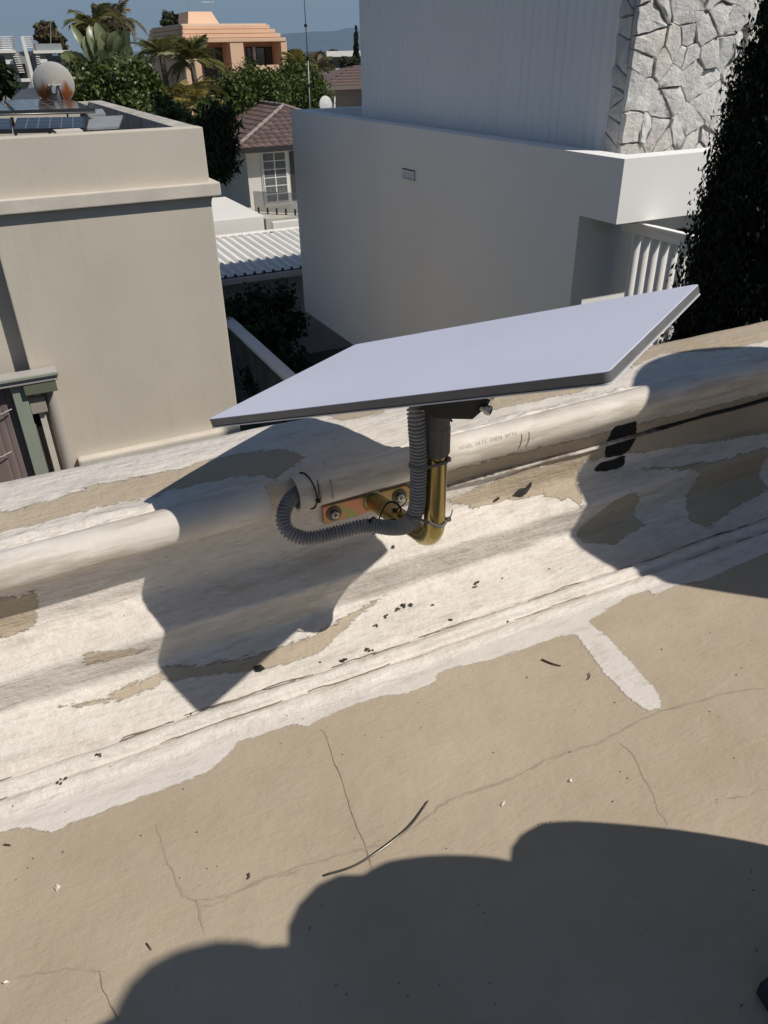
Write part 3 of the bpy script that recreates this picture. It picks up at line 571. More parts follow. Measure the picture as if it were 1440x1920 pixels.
flake('petal', [(102,1666),(108,1661),(114,1663),(112,1669),(106,1672)], M_PET, 'white petal on the roof floor at lower left', 'petal')
flake('petal', [(938,1510),(943,1507),(947,1503),(946,1509),(941,1513)], M_PET, 'small white petal lying right of the wire offcut', 'petal')
flake('petal', [(1064,1465),(1070,1462),(1073,1467),(1068,1468)], M_PET, 'small white petal under the white paint stroke', 'petal')
flake('petal', [(4,1843),(14,1841),(19,1843),(8,1847)], M_PET, 'white petal at the bottom left edge', 'petal')
def twig(pxs, r_, label, m=M_TWIG, name='twig', cat='twig', lift=0.002, bow=0.0):
    pts = spline([P(a, b_, Z=FLOOR+r_+lift) for a, b_ in pxs], 24); pts[:, 2] += bow*np.sin(np.linspace(0, math.pi, 24))
    return tag(MB().tube(pts, np.linspace(r_, r_*0.6, 24), 7).build(name, m, None, smooth=True, loc=pts[0]), label, cat)
twig([(1016,1236),(1030,1242),(1042,1246),(1052,1248)], 0.0016, 'short dark twig on the floor left of the white paint stroke')
twig([(1104,1262),(1106,1268),(1102,1274)], 0.0011, 'tiny curled twig beside the white paint stroke')
twig([(466,1637),(468,1642),(465,1648)], 0.0011, 'tiny curled twig in the middle of the floor')
twig([(275,1768),(280,1775),(284,1781)], 0.0008, 'thin short twig above the lower left shadow')
twig([(8,1583),(16,1584),(20,1585)], 0.0012, 'tiny twig at the left edge of the floor')
twig([(608,1641),(660,1628),(700,1608),(745,1575),(775,1545),(803,1501)], 0.0016, 'curved thin metal wire offcut on the floor at the shadow edge', mat('wire', (0.18, 0.16, 0.13), 0.3, 0.7), 'wire_offcut', 'wire', 0.0015, 0.006)
grains = MB()
for _ in range(95):
    x, y = rng.uniform(-0.5, 1.3), rng.uniform(0.2, 0.82); s_ = rng.uniform(0.0003, 0.0009); z = FLOOR+0.0012+0.0035*float(vn(x/0.35, y/0.3, 41))+0.0016*float(vn(x/0.1, y/0.09, 42))
    a = rng.uniform(0, 3); grains.obox((x, y, z), (s_*math.cos(a)*1.6, s_*math.sin(a)*1.6, 0), (-s_*math.sin(a), s_*math.cos(a), 0), (0, 0, s_*0.6))
tag(grains.build('grit', mat('grit', (0.12, 0.10, 0.075), 0.9, var=0.6, vs_=300)), 'fine dark grit scattered over the roof floor', 'grit', kind='stuff')

# ================================================================== neighbour on the left
YL = 8.0
M_TAUPE = mat('render_taupe', (0.585, 0.53, 0.445), 0.85, var=0.06, vs_=0.9, bmp=0.25, bs=25, spec=0.2, dist=0.006, dirt=((0.47, 0.42, 0.345), 1.1, 0.60, 0.4))
t = M_TAUPE.node_tree; b = [n for n in t.nodes if n.type == 'BSDF_PRINCIPLED'][0]; old = b.inputs['Base Color'].links[0].from_socket
dr = ramp(t, noise(t, coords(t, (3.0, 3.0, 0.22)), 2.2, 7, 0.7), 0.55, 0.80); t.links.new(mix(t, math_node(t, 'MULTIPLY', dr, 0.35), old, (0.42, 0.365, 0.295)), b.inputs['Base Color'])
M_TAUPE2 = mat('render_taupe_coping', (0.62, 0.56, 0.48), 0.85, var=0.1, vs_=3, bmp=0.2, bs=25, spec=0.2)
xr = P(380, 238, Y=YL)[0]; zt = P(380, 238, Y=YL)[2]; zc_t = P(400, 343, Y=YL-0.08)[2]; zc_b = P(400, 368, Y=YL-0.08)[2]
xw = P(397, 380, Y=YL)[0]; xl0 = P(20, 560, Y=YL)[0]
lh = thing('neighbour_house', (0, YL, GZ), 'taupe rendered flat roofed house with a cornice at the left edge', 'house')
B((xl0, YL, GZ), (xw, 14.2, zc_b+0.02)).build('wall', M_TAUPE, lh, bevel=0.012)
B((-8, YL+0.14, GZ), (xl0+0.02, 14.1, zc_b+0.02)).build('recessed_wall', M_TAUPE, lh)
B((-8, YL-0.07, zc_b), (xw+0.09, 14.3, zc_t)).build('cornice', M_TAUPE2, lh, bevel=0.010)
B((-8, YL+0.001, zc_t-0.01), (xr, YL+0.20, zt)).build('parapet', M_TAUPE, lh, bevel=0.010)
B((xr-0.22, YL+0.19, zc_t-0.01), (xr-0.002, 14.1, zt-0.004)).build('side_parapet', mat('parapet_old', (0.45, 0.42, 0.38), 0.9, var=0.3, vs_=6, dirt=((0.16, 0.12, 0.09), 5, 0.5, 0.8)), lh, bevel=0.008)
B((-8, 13.9, zc_t-0.01), (xr-0.22, 14.1, zt-0.008)).build('back_parapet', M_TAUPE, lh)
B((-8, YL+0.2, zc_t-0.05), (xr-0.21, 13.9, zc_t+0.05)).build('roof_slab', mat('roof_felt', (0.09, 0.085, 0.085), 0.9, var=0.3, vs_=5), lh)
pz = P(300, 832, Y=YL-0.1)[2]; B((P(145, 858, Y=YL-0.1)[0], YL-0.11, pz-0.10), (xw-0.02, YL+0.01, pz)).build('lower_ledge', M_TAUPE2, lh, bevel=0.025)
# metal cappings and trays on the roof behind the parapet
M_GALV = mat('old_galvanised', (0.42, 0.43, 0.44), 0.45, 0.4, var=0.25, vs_=5, streak=(1, 6, 1), dirt=((0.26, 0.12, 0.06), 4, 0.58, 0.7))
def quad_slab(pts, th, name, m, parent):
    pts = [np.asarray(p) for p in pts]; n_ = np.cross(pts[1]-pts[0], pts[3]-pts[0]); n_ /= np.linalg.norm(n_); n_ = n_ if n_[2] > 0 else -n_
    return MB().prism(pts, -n_*th).build(name, m, parent)
ft = thing('flashing_tray', P(190, 222, Y=9.5), 'grey galvanised sheet tray lying on the roof beside the solar panels', 'metal sheet')
quad_slab([P(163, 240, Y=8.9), P(222, 237, Y=8.9), P(230, 216, Y=10.2), P(168, 219, Y=10.2)], 0.02, 'sheet', M_GALV, ft)
ft = thing('flashing_tray', P(190, 208, Y=11), 'narrow grey metal sheet behind the galvanised tray on the roof', 'metal sheet')
quad_slab([P(150, 217, Y=10.3), P(198, 213, Y=10.3), P(192, 204, Y=11.4), P(152, 206, Y=11.4)], 0.02, 'sheet', M_GALV, ft)
# solar panels
M_CELL = mat('solar_cell', (0.010, 0.012, 0.018), 0.09, var=0.2, vs_=2, spec=0.7); M_ALU = mat('alu_frame', (0.06, 0.06, 0.065), 0.4, 0.6); M_LINE = mat('cell_line', (0.16, 0.16, 0.17), 0.5)
def solar(c00, c10, c01, label, nx=6, ny=3):
    c00, c10, c01 = map(np.asarray, (c00, c10, c01)); ex = c10-c00; ey = c01-c00; n_ = np.cross(ex, ey); n_ /= np.linalg.norm(n_); n_ = n_ if n_[2] > 0 else -n_
    o = thing('solar_panel', c00, label, 'solar panel', 'solar panels on the flat roof')
    MB().prism([c00, c10, c10+ey, c01], -n_*0.035).build('frame', M_ALU, o)
    i_ = 0.02; q_ = [c00+ex*i_+ey*i_, c00+ex*(1-i_)+ey*i_, c00+ex*(1-i_)+ey*(1-i_), c00+ex*i_+ey*(1-i_)]
    g = MB().prism([p+n_*0.003 for p in q_], -n_*0.002).build('glass', M_CELL, o)
    mb = MB(); xh = ex/np.linalg.norm(ex); yh = ey/np.linalg.norm(ey)
    for k in range(1, nx): mb.obox(c00+ex*k/nx+ey/2+n_*0.0035, xh*0.004, ey*0.48, n_*0.0006)
    for k in range(1, ny): mb.obox(c00+ey*k/ny+ex/2+n_*0.0037, ex*0.48, yh*0.004, n_*0.0006)
    mb.build('cell_lines', M_LINE, o)
    return o
fl, fr = P(-160, 246, Y=8.75), P(22, 243, Y=8.75); fr2 = P(158, 240, Y=8.75); bl, br, br2 = P(-150, 224, Y=9.35), P(30, 221, Y=9.35), P(163, 217, Y=9.35)
solar(fr+np.array([0.01, 0, 0]), fr2, br+np.array([0.01, 0, 0]), 'dark solar panel standing tilted in the front row behind the parapet')
solar(fl, fr, bl, 'front row solar panel cut by the left edge of the picture')
tl, tm_, tr2 = P(-160, 212, Y=9.9), P(24, 208, Y=9.9), P(178, 203, Y=9.9); ul, um, ur = P(-150, 190, Y=12.6), P(4, 188, Y=12.6), P(158, 186, Y=12.6)
solar(tm_+np.array([0.015, 0, 0]), tr2, um+np.array([0.015, 0, 0]), 'flat glossy solar panel mirroring the rusty dish', 6, 4); solar(tl, tm_, ul, 'flat glossy solar panel at the left edge behind the front row', 6, 4)
rk = thing('panel_rack', P(60, 225, Y=9.8), 'thin metal rack carrying the flat solar panels', 'rack')
for a in (-40, 20, 85, 150): p = P(a, 212, Y=9.95); B((p[0]-0.015, p[1]-0.015, zc_t+0.05), (p[0]+0.015, p[1]+0.015, p[2]-0.04)).build('post', M_ALU, rk)
p, q_ = P(-160, 213, Y=9.88), P(178, 205, Y=9.88); MB().tube([p-np.array([0, 0, 0.03]), q_-np.array([0, 0, 0.03])], 0.010, 8).build('rail', mat('alu_dull', (0.2, 0.2, 0.2), 0.4, 0.7), rk, smooth=True)
p = P(165, 238, Y=8.85); B((P(105, 247, Y=8.25)[0], 8.22, zt-0.02), (P(155, 246, Y=8.25)[0], 8.5, zt+0.012)).build('capping', mat('capping_cream', (0.62, 0.55, 0.48), 0.8), lh)
# rusty satellite dish, seen from behind
dp = P(101, 157, Y=13.0); rd = 0.272; ax_ = np.array([-0.10, -0.93, -0.16]); ax_ /= np.linalg.norm(ax_)     # back side faces the viewer
rust = bpy.data.materials.new('rusty_dish'); t, b, o_ = nodes_of(rust); v = coords(t); sx = t.nodes.new('ShaderNodeSeparateXYZ'); t.links.new(v, sx.inputs[0])
ns = noise(t, v, 7, 6, 0.65)
ab = math_node(t, 'ABSOLUTE', math_node(t, 'SUBTRACT', math_node(t, 'ABSOLUTE', sx.outputs[0]), 0.15)); lowm = math_node(t, 'ABSOLUTE', math_node(t, 'ADD', sx.outputs[2], -0.20))
rm = ramp(t, math_node(t, 'ADD', math_node(t, 'ADD', math_node(t, 'MULTIPLY', ab, 2.2), math_node(t, 'MULTIPLY', lowm, 1.7)), math_node(t, 'MULTIPLY', ns, -0.42)), 0.10, -0.06)
c = mix(t, ramp(t, noise(t, v, 4, 5), 0.35, 0.65), (0.52, 0.47, 0.39), (0.46, 0.46, 0.46)); c = mix(t, ramp(t, noise(t, v, 13, 6), 0.6, 0.75), c, (0.32, 0.30, 0.30)); c = mix(t, rm, c, (0.33, 0.10, 0.025))
t.links.new(c, b.inputs['Base Color']); b.inputs['Roughness'].default_value = 0.6
dish = thing('satellite_dish', (dp[0], dp[1], zt-0.05), 'old rust stained round satellite dish seen from behind on the left roof', 'satellite dish')
prof_d = [(0.02, 0.055), (0.08, 0.05), (0.16, 0.034), (0.23, 0.012), (0.262, 0.0), (rd, -0.006), (rd, -0.012), (0.262, -0.008), (0.16, 0.024), (0.02, 0.045)]
MB().lathe(prof_d, dp, 40, axis=ax_).build('reflector', rust, dish, smooth=40)
M_DKM = mat('dark_metal', (0.02, 0.02, 0.022), 0.5, 0.5)
c0 = dp+ax_*0.07+np.array([0.0, 0, -0.05])
B(c0-np.array([0.05, 0.02, 0.06]), c0+np.array([0.05, 0.02, 0.05])).build('mount_plate', M_GALV, dish, bevel=0.006)
MB().tube([c0+np.array([0.035, -0.02, 0.03]), c0+np.array([0.045, -0.05, 0.03]), c0+np.array([0.05, -0.06, -0.02]), (c0[0]+0.09, c0[1]-0.04, zt-0.1), (c0[0]+0.09, c0[1]-0.04, zc_t)], 0.013, 8).build('mast', M_DKM, dish, smooth=True)
MB().tube(spline([c0+np.array([-0.03, -0.03, 0.05]), c0+np.array([-0.06, -0.05, 0.0]), c0+np.array([-0.05, -0.05, -0.05]), c0+np.array([0.0, -0.04, -0.06])], 14), 0.007, 6).build('cable', M_DKM, dish, smooth=True)
for dx, dz in ((-0.07, 0.02), (0.07, 0.02), (-0.06, -0.08), (0.06, -0.08)): MB().lathe([(0.010, 0), (0.010, 0.012), (0.006, 0.016)], dp+ax_*0.045+np.array([dx, 0, dz-0.03]), 8, axis=ax_).build('bolt', M_NUT, dish)

# gutter, board and downpipe in the corner of the left house
M_SAGE = mat('sage_paint', (0.30, 0.335, 0.27), 0.55, var=0.06, vs_=4, bmp=0.05, bs=30); M_MAUVE = mat('mauve_sheet', (0.20, 0.155, 0.145), 0.6, var=0.12, vs_=3)
M_PUTTY = mat('putty_paint', (0.36, 0.31, 0.265), 0.6, var=0.05, vs_=3); M_PIPE = mat('downpipe_paint', (0.40, 0.365, 0.33), 0.5, var=0.05, vs_=2); M_VOID = mat('void_black', (0.008, 0.008, 0.008), 0.9)
YG = YL-0.16
an = thing('lean_to', P(50, 800, Y=YG), 'sage green gutter and board over a mauve ribbed panel at the left edge', 'lean-to')
g0 = P(-120, 735, Y=YG); g1 = P(104, 690, Y=YG)
MB().box((g0[0]-1, YG-0.10, g1[2]-0.085), (g1[0], YG+0.14, g1[2]-0.02)).build('gutter_trough', mat('gutter_pale', (0.42, 0.40, 0.375), 0.5), an, bevel=0.006)
MB().box((g0[0]-1, YG-0.125, g1[2]-0.03), (g1[0]+0.012, YG-0.10, g1[2])).build('gutter_lip', M_SAGE, an, bevel=0.006)
bxa = P(46, 735, Y=YG)[0]; MB().box((bxa, YG-0.09, g1[2]-0.20), (P(110, 738, Y=YG)[0], YG+0.02, g1[2]-0.088)).build('gutter_outlet', mat('sage_dark', (0.15, 0.16, 0.11), 0.6), an, bevel=0.008)
b0, b1 = P(16, 716, Y=YG-0.02)[0], P(42, 712, Y=YG-0.02)[0]
MB().box((b0, YG-0.045, GZ), (b1, YG, g1[2]-0.088)).build('corner_board', M_SAGE, an, bevel=0.006)
xs_ = np.arange(g0[0]-1, b0+0.001, 0.012); zz = YG+0.03+0.010*np.where((xs_/0.07) % 1 < 0.12, 1, 0)
Gp = np.stack([np.stack([xs_, zz, np.full_like(xs_, z_)], 1) for z_ in (GZ, g1[2]-0.03)], 1); link('ribbed_panel', gridmesh('ribbed_panel', Gp-base_of(an)), M_MAUVE, an)
MB().box((b1+0.004, YG-0.02, g1[2]-0.42), (P(90, 770, Y=YG)[0], YG+0.10, g1[2]-0.26)).build('bracket_box', M_PUTTY, an, bevel=0.004)
MB().box((b1+0.004, YG+0.06, GZ), (P(70, 800, Y=YG)[0]-0.01, YG+0.12, g1[2]-0.56)).build('post', M_PUTTY, an, bevel=0.004)
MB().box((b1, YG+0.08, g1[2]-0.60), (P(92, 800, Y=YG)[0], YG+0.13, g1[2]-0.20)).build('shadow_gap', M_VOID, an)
MB().box((P(84, 800, Y=YG)[0]-0.02, YG+0.03, GZ), (P(96, 800, Y=YG)[0]-0.02, YG+0.12, g1[2]-0.24)).build('post', M_TAUPE2, an, bevel=0.004)
xd = P(104, 780, Y=YL-0.07)[0]
MB().tube([(xd, YL-0.065, GZ), (xd, YL-0.065, -4.5), (xd, YL-0.065, g1[2]-0.19)], 0.052, 18).build('downpipe', M_PIPE, an, smooth=40)
for py_2, dxx in ((772, 0), (852, 0)):
    p = P(4, py_2, Y=YG-0.02); MB().tube(spline([p+np.array([-0.5, 0, -0.02]), p+np.array([-0.05, -0.03, -0.012]), p+np.array([0.03, -0.02, 0.0]), p+np.array([0.09, 0, 0.01])], 14), 0.006, 6).build('wire', mat('wire_pale', (0.45, 0.42, 0.38), 0.5), an, smooth=True)

# ================================================================== white modern house
XW, YN, YF = 6.0, 6.60, 16.45; ZT, ZB, ZU = -1.0, -1.640, -5.10; YB = 7.17
M_WHT = mat('white_render', (0.88, 0.865, 0.84), 0.75, var=0.03, vs_=0.6, bmp=0.10, bs=30, spec=0.25, dist=0.004); M_CLAD = mat('white_cladding', (0.86, 0.85, 0.84), 0.5, var=0.03, vs_=1, spec=0.4)
wh = thing('white_house', (XW, YN, GZ), 'modern white house with a long blank side wall and fluted upper storey', 'house')
YB = 7.21
MB().prism([(XW, YN+0.281, ZB), (XW, YB, ZB), (XW, YB, ZU), (XW, YF, ZU), (XW, YF, ZT), (XW, YN+0.281, ZT)], (0.28, 0, 0)).build('side_wall', M_WHT, wh)
B((XW, YN, ZB), (13, YN+0.2805, ZT)).build('fascia', M_WHT, wh)
B((XW+0.281, YN+0.281, ZB+0.05), (13, YF-0.01, ZT-0.28)).build('roof_terrace', mat('terrace_grey', (0.35, 0.35, 0.36), 0.8), wh)
B((XW+0.281, YF-0.25, ZT-0.30), (13, YF-0.001, ZT-0.002)).build('back_parapet', M_WHT, wh)
B((XW+0.281, YB+0.001, ZU+0.01), (13, YF-0.02, ZB+0.049)).build('wall', M_WHT, wh)
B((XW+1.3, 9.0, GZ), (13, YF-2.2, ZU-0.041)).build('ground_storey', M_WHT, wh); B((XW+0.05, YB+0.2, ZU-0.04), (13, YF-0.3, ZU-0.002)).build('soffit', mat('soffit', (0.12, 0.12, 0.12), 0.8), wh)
B((XW+1.295, YF-4.4, GZ), (XW+1.299, YF-3.4, ZU-0.3)).build('doorway', M_VOID, wh)
# fluted upper storey
XT = 6.5; YT0, YT1, ZTT = 7.43, P(679, 205, X=XT)[1], 4.2
B((XT+0.03, YT0, ZT-0.3), (13, YT1-0.001, ZTT)).build('upper_wall', M_WHT, wh)
yy = np.arange(YT0, YT1, 0.012); ph = (yy/0.165) % 1; dxx = 0.034*np.sqrt(np.clip(1-(2*ph-1)**2, 0, 1))
Gc = np.stack([np.stack([XT+0.030-dxx, yy, np.full_like(yy, z_)], 1) for z_ in (ZT-0.3, 1.5, ZTT)], 1); link('fluted_cladding', gridmesh('fluted_cladding', Gc-base_of(wh)), M_CLAD, wh, smooth=50)
# wall vent
va, vb = P(755, 306, X=XW), P(781, 342, X=XW); vy0, vy1 = min(va[1], vb[1]), max(va[1], vb[1]); vz0, vz1 = min(va[2], vb[2]), max(va[2], vb[2])
vt = B((XW-0.012, vy0, vz0), (XW+0.01, vy1, vz1)).build('wall_vent', M_WHT, wh, bevel=0.004)
vo = MB().box((XW-0.016, vy0+0.02, vz0+0.02), (XW-0.0125, vy1-0.02, vz1-0.06)).build('vent_opening', mat('vent_dark', (0.06, 0.06, 0.065), 0.7), vt, bevel=0)
for o in (vo,): pass
for k in range(4):
    z = vz0+0.05+k*(vz1-vz0-0.14)/3.0; MB().obox((XW-0.024, (vy0+vy1)/2, z), (0.009, 0, 0.010), (0, (vy1-vy0)/2-0.02, 0), (0.003, 0, 0.004)).build('slat', M_WHT, vt)
# louvre screen
ls = thing('louvre_screen', (6.5, 6.0, ZU), 'white vertical louvre screen under the white fascia beside the cypress', 'screen')
ZL = -1.71
B((6.44, 4.4, ZL-0.10), (6.60, 7.0, ZL)).build('top_rail', M_WHT, ls, bevel=0.006)
B((6.40, 4.4, ZL+0.001), (6.46, 6.72, ZL+0.03)).build('rail_cap', M_WHT, ls, bevel=0.004)
lv = None
for k in range(17):
    y = 6.80-0.142*k
    if lv is None:
        mb = MB(); a = np.linspace(0, 2*math.pi, 17)[:-1]; mb.prism([(6.52+0.075*math.cos(q_)*0.8, y+0.042*math.sin(q_), -4.6) for q_ in a], (0, 0, ZL-0.10+4.6)); lv = mb.build('louvre', M_WHT, ls, smooth=40)
    else:
        o = lv.copy(); COL.objects.link(o); o.parent = ls; o.location = (0, -0.142*k, 0)
B((6.42, 4.4, -4.75), (6.62, 7.0, -4.6)).build('bottom_rail', M_WHT, ls, bevel=0.006)
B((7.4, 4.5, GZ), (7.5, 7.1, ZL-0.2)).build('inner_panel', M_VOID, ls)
# stone pillar: single stones set in mortar
SX0, SX1, SY0, SY1 = 6.43, 9.2, 7.17, 7.43
pil = B((SX0+0.05, SY0+0.05, ZT-0.28), (SX1, SY1+0.05, ZTT)).build('stone_pillar', mat('mortar', (0.48, 0.46, 0.44), 0.95, var=0.2, vs_=8, bmp=0.5, bs=30), wh)
stm = []
for k, cc in enumerate(((0.86, 0.835, 0.80), (0.78, 0.755, 0.73), (0.90, 0.875, 0.84), (0.83, 0.78, 0.73))):
    m = bpy.data.materials.new('granite_%d' % k); t, b, o_ = nodes_of(m); v = coords(t)
    c = mix(t, ramp(t, noise(t, v, 9, 6, 0.7), 0.35, 0.7), tuple(x*0.88 for x in cc), tuple(min(0.93, x*1.06) for x in cc)); c = mix(t, ramp(t, noise(t, v, 70, 4, 0.75), 0.56, 0.72), c, tuple(x*0.55 for x in cc)); t.links.new(c, b.inputs['Base Color'])
    b.inputs['Roughness'].default_value = 0.9; bump(t, b, math_node(t, 'ADD', math_node(t, 'MULTIPLY', noise(t, v, 14, 5, 0.65), 1.6), noise(t, v, 45, 6, 0.8)), 0.8, 0.028); stm.append(m)
def clip(poly, px_, py_, nx_, ny_):
    out = []
    for i in range(len(poly)):
        a, b_ = poly[i], poly[(i+1) % len(poly)]; da = (a[0]-px_)*nx_+(a[1]-py_)*ny_; db = (b_[0]-px_)*nx_+(b_[1]-py_)*ny_
        if da <= 0: out.append(a)
        if da*db < 0: k = da/(da-db); out.append((a[0]+(b_[0]-a[0])*k, a[1]+(b_[1]-a[1])*k))
    return out
def stones(w, h, cell, org, ex, ey, en, rg):
    pts = []
    nx_, ny_ = max(1, int(round(w/cell))), int(round(h/(cell*0.85)))
    for i in range(nx_):
        for j in range(ny_):
            if rg.random() < 0.14 and nx_ > 2: continue
            pts.append(((i+0.5+(0.5 if (j % 2 and nx_ > 1) else 0)*0.6+rg.uniform(-0.44, 0.44))*w/nx_, (j+0.5+rg.uniform(-0.44, 0.44))*h/ny_))
    for i, p in enumerate(pts):
        poly = [(0, 0), (w, 0), (w, h), (0, h)]
        for j, q_ in enumerate(pts):
            if i == j: continue
            dx, dy = q_[0]-p[0], q_[1]-p[1]; L = math.hypot(dx, dy)
            if L < cell*3 and poly: poly = clip(poly, (p[0]+q_[0])/2-dx/L*0.006, (p[1]+q_[1])/2-dy/L*0.006, dx/L, dy/L)
        if len(poly) < 3: continue
        pp = []
        for a in range(len(poly)):      # rough the outline
            A_, B_ = np.array(poly[a]), np.array(poly[(a+1) % len(poly)]); L = np.linalg.norm(B_-A_); n = max(1, int(L/0.06))
            for k in range(n): pp.append(A_+(B_-A_)*k/n+(rg.normal(0, 0.004, 2) if k else 0))
        pp = np.array(pp); c_ = pp.mean(0); n = len(pp); hgt = rg.uniform(0.028, 0.062); tx, ty_ = rg.normal(0, 0.09, 2); V = []
        for sc, hz in ((1.0, 0.0), (0.992, hgt*0.55), (0.945, hgt), (0.5, hgt+rg.uniform(-0.004, 0.014))):
            for q2 in pp:
                d_ = (q2-c_)*sc; V.append(org+ex*(c_[0]+d_[0])+ey*(c_[1]+d_[1])+en*(hz+(tx*d_[0]+ty_*d_[1] if hz > hgt*0.6 else 0)+(rg.normal(0, 0.0045) if hz > 0 else 0)))
        V.append(org+ex*c_[0]+ey*c_[1]+en*(hgt+rg.uniform(0, 0.02)))
        F = [(l*n+k, l*n+(k+1) % n, (l+1)*n+(k+1) % n, (l+1)*n+k) for l in range(3) for k in range(n)]+[(3*n+k, 3*n+(k+1) % n, 4*n) for k in range(n)]
        MB().add(V, F).build('stone', stm[rg.integers(0, 4)], pil, smooth=50)
rg = np.random.default_rng(11)
ex, ey = np.array([1.0, 0, 0]), np.array([0, 0, 1.0])
stones(2.1, 3.0, 0.235, np.array([SX0+0.005, SY0+0.05, ZT-0.25]), ex, ey, np.array([0, -1.0, 0]), rg)
stones(SY1-SY0-0.03, 3.0, 0.2, np.array([SX0+0.05, SY1+0.02, ZT-0.25]), np.array([0, -1.0, 0]), ey, np.array([-1.0, 0, 0]), rg)

# ================================================================== plants
M_BARK = mat('bark', (0.12, 0.095, 0.07), 0.95, var=0.3, vs_=6, bmp=0.6, bs=20)
def leaf_mesh(name, C, size, m, parent, shape='oval', up_bias=0.0, aspect=2.0, jitter=0.35, seed=1, droop=0.0):
    """many small folded leaves (two quads each) centred on C"""
    g = np.random.default_rng(seed); n = len(C)
    d = g.normal(0, 1, (n, 3)); d[:, 2] += up_bias*2; d[:, 2] -= droop*2; d /= np.linalg.norm(d, axis=1)[:, None]
    r_ = g.normal(0, 1, (n, 3)); w = np.cross(d, r_); w /= np.linalg.norm(w, axis=1)[:, None]+1e-9; nn_ = np.cross(d, w)
    L = size*(1+jitter*g.normal(0, 1, n)).clip(0.4, 1.9); W = L/aspect
    a = C-d*L[:, None]*0.5; e = C+d*L[:, None]*0.5; k = C+nn_*W[:, None]*0.10
    l = C+w*W[:, None]*0.5+nn_*W[:, None]*0.18; r2 = C-w*W[:, None]*0.5+nn_*W[:, None]*0.18
    V = np.stack([a, l, e, r2, ], 1).reshape(-1, 3); i = np.arange(n)*4
    F = np.concatenate([np.stack([i, i+1, i+2], 1), np.stack([i, i+2, i+3], 1)])
    me = nmesh(name, V-base_of(parent), F); attr(me, 'v', np.repeat(g.random(n), 4)); return link(name, me, m, parent)
def cloud(blobs, n, seed=1, shell=0.55, clump=0.0):
    g = np.random.default_rng(seed); w = np.array([r[0]*r[1]*r[2] for _, r in blobs])**0.66; w /= w.sum(); out = []
    for (c, r), ww in zip(blobs, w):
        k = int(n*ww); d = g.normal(0, 1, (k, 3)); d /= np.linalg.norm(d, axis=1)[:, None]
        lob = 1+0.22*np.sin(d[:, 0]*5+c[0]*3)*np.sin(d[:, 1]*6+c[1])+0.18*np.sin(d[:, 2]*7+c[2]*5)
        rad = (shell+(1-shell)*g.random(k))**0.7*lob
        p = np.asarray(c)+d*rad[:, None]*np.asarray(r)
        if clump:
            kc = max(3, k//40); cc = p[:kc]; p = cc[g.integers(0, kc, k)]+g.normal(0, clump, (k, 3))
        out.append(p)
    return np.concatenate(out)
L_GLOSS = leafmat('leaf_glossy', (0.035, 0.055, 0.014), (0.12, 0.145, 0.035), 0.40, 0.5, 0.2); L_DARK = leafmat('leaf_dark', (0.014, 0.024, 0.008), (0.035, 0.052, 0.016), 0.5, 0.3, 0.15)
L_HEDGE = leafmat('leaf_hedge', (0.035, 0.065, 0.014), (0.105, 0.135, 0.028), 0.5, 0.3, 0.25); L_DRY = leafmat('leaf_dry', (0.09, 0.07, 0.035), (0.15, 0.12, 0.06), 0.7, 0.2, 0.25); L_FAR = leafmat('leaf_far', (0.04, 0.05, 0.025), (0.085, 0.085, 0.04), 0.7, 0.2, 0.2)
def tree(name, base, blobs, n, size, m, label, cat='tree', seed=1, clump=0.0, group=None, aspect=2.0, droop=0.0, trunk_r=0.09):
    base = np.asarray(base, float); o = thing(name, base, label, cat, group); c = np.mean([b_[0] for b_ in blobs], axis=0)
    mb = MB(); top = base+(c-base)*0.7; top[:2] = c[:2]*0.6+base[:2]*0.4
    mb.tube(spline([base, base*0.5+top*0.5+np.array([0.05, 0, 0]), top], 10), np.linspace(trunk_r, trunk_r*0.55, 10), 9)
    mb.build('trunk', M_BARK, o, smooth=True)
    lb = MB()
    for cc, r in blobs: lb.tube(spline([top-np.array([0, 0, 0.1]), (top+np.asarray(cc))/2+np.array([0, 0, 0.1]), np.asarray(cc)+np.array([0, 0, r[2]*0.3])], 8), np.linspace(trunk_r*0.5, trunk_r*0.12, 8), 6)
    lb.build('limb', M_BARK, o, smooth=True)
    leaf_mesh('crown', cloud(blobs, n, seed, clump=clump), size, m, o, seed=seed+5, aspect=aspect, droop=droop); return o
def bl(px, py, Y, rp, sq=1.0, dep=1.0):
    """crown lobe from its place in the photo: distance Y, radius in photo pixels"""
    c = P(px, py, Y=Y); r = rp*float(np.dot(c, FV))/FPX; return (c, (r, r*dep, r*sq))
def foot(px, Y): p = P(px, 300, Y=Y); return (p[0], Y, GZ)
# leafy tree behind the left roof
tree('leafy_tree', foot(220, 17.6), [bl(172, 160, 17.2, 34), bl(228, 152, 17.6, 34), bl(215, 190, 17, 44), bl(265, 185, 17.4, 40), bl(160, 200, 16.8, 30), bl(300, 228, 17.2, 40), bl(255, 228, 16.8, 40)], 26000, 0.095, L_GLOSS, 'dense tree with small glossy leaves behind the solar panels', seed=3, clump=0.09, aspect=1.7, trunk_r=0.12)
tree('leafy_tree', foot(365, 17.6), [bl(345, 255, 17.4, 32), bl(388, 248, 18, 27), bl(388, 290, 17.2, 30), bl(360, 300, 17, 40)], 14000, 0.095, L_GLOSS, 'glossy leaved tree hanging over the corner of the left house', seed=4, clump=0.09, aspect=1.7)
tree('drooping_tree', foot(290, 16.4), [bl(408, 235, 16.4, 24, 1.4), bl(415, 285, 16.2, 24, 1.5), bl(402, 310, 16.0, 24, 1.2)], 4200, 0.15, L_DARK, 'dark drooping foliage between the left house and the tiled roof', seed=6, clump=0.10, aspect=4.0, droop=0.7)
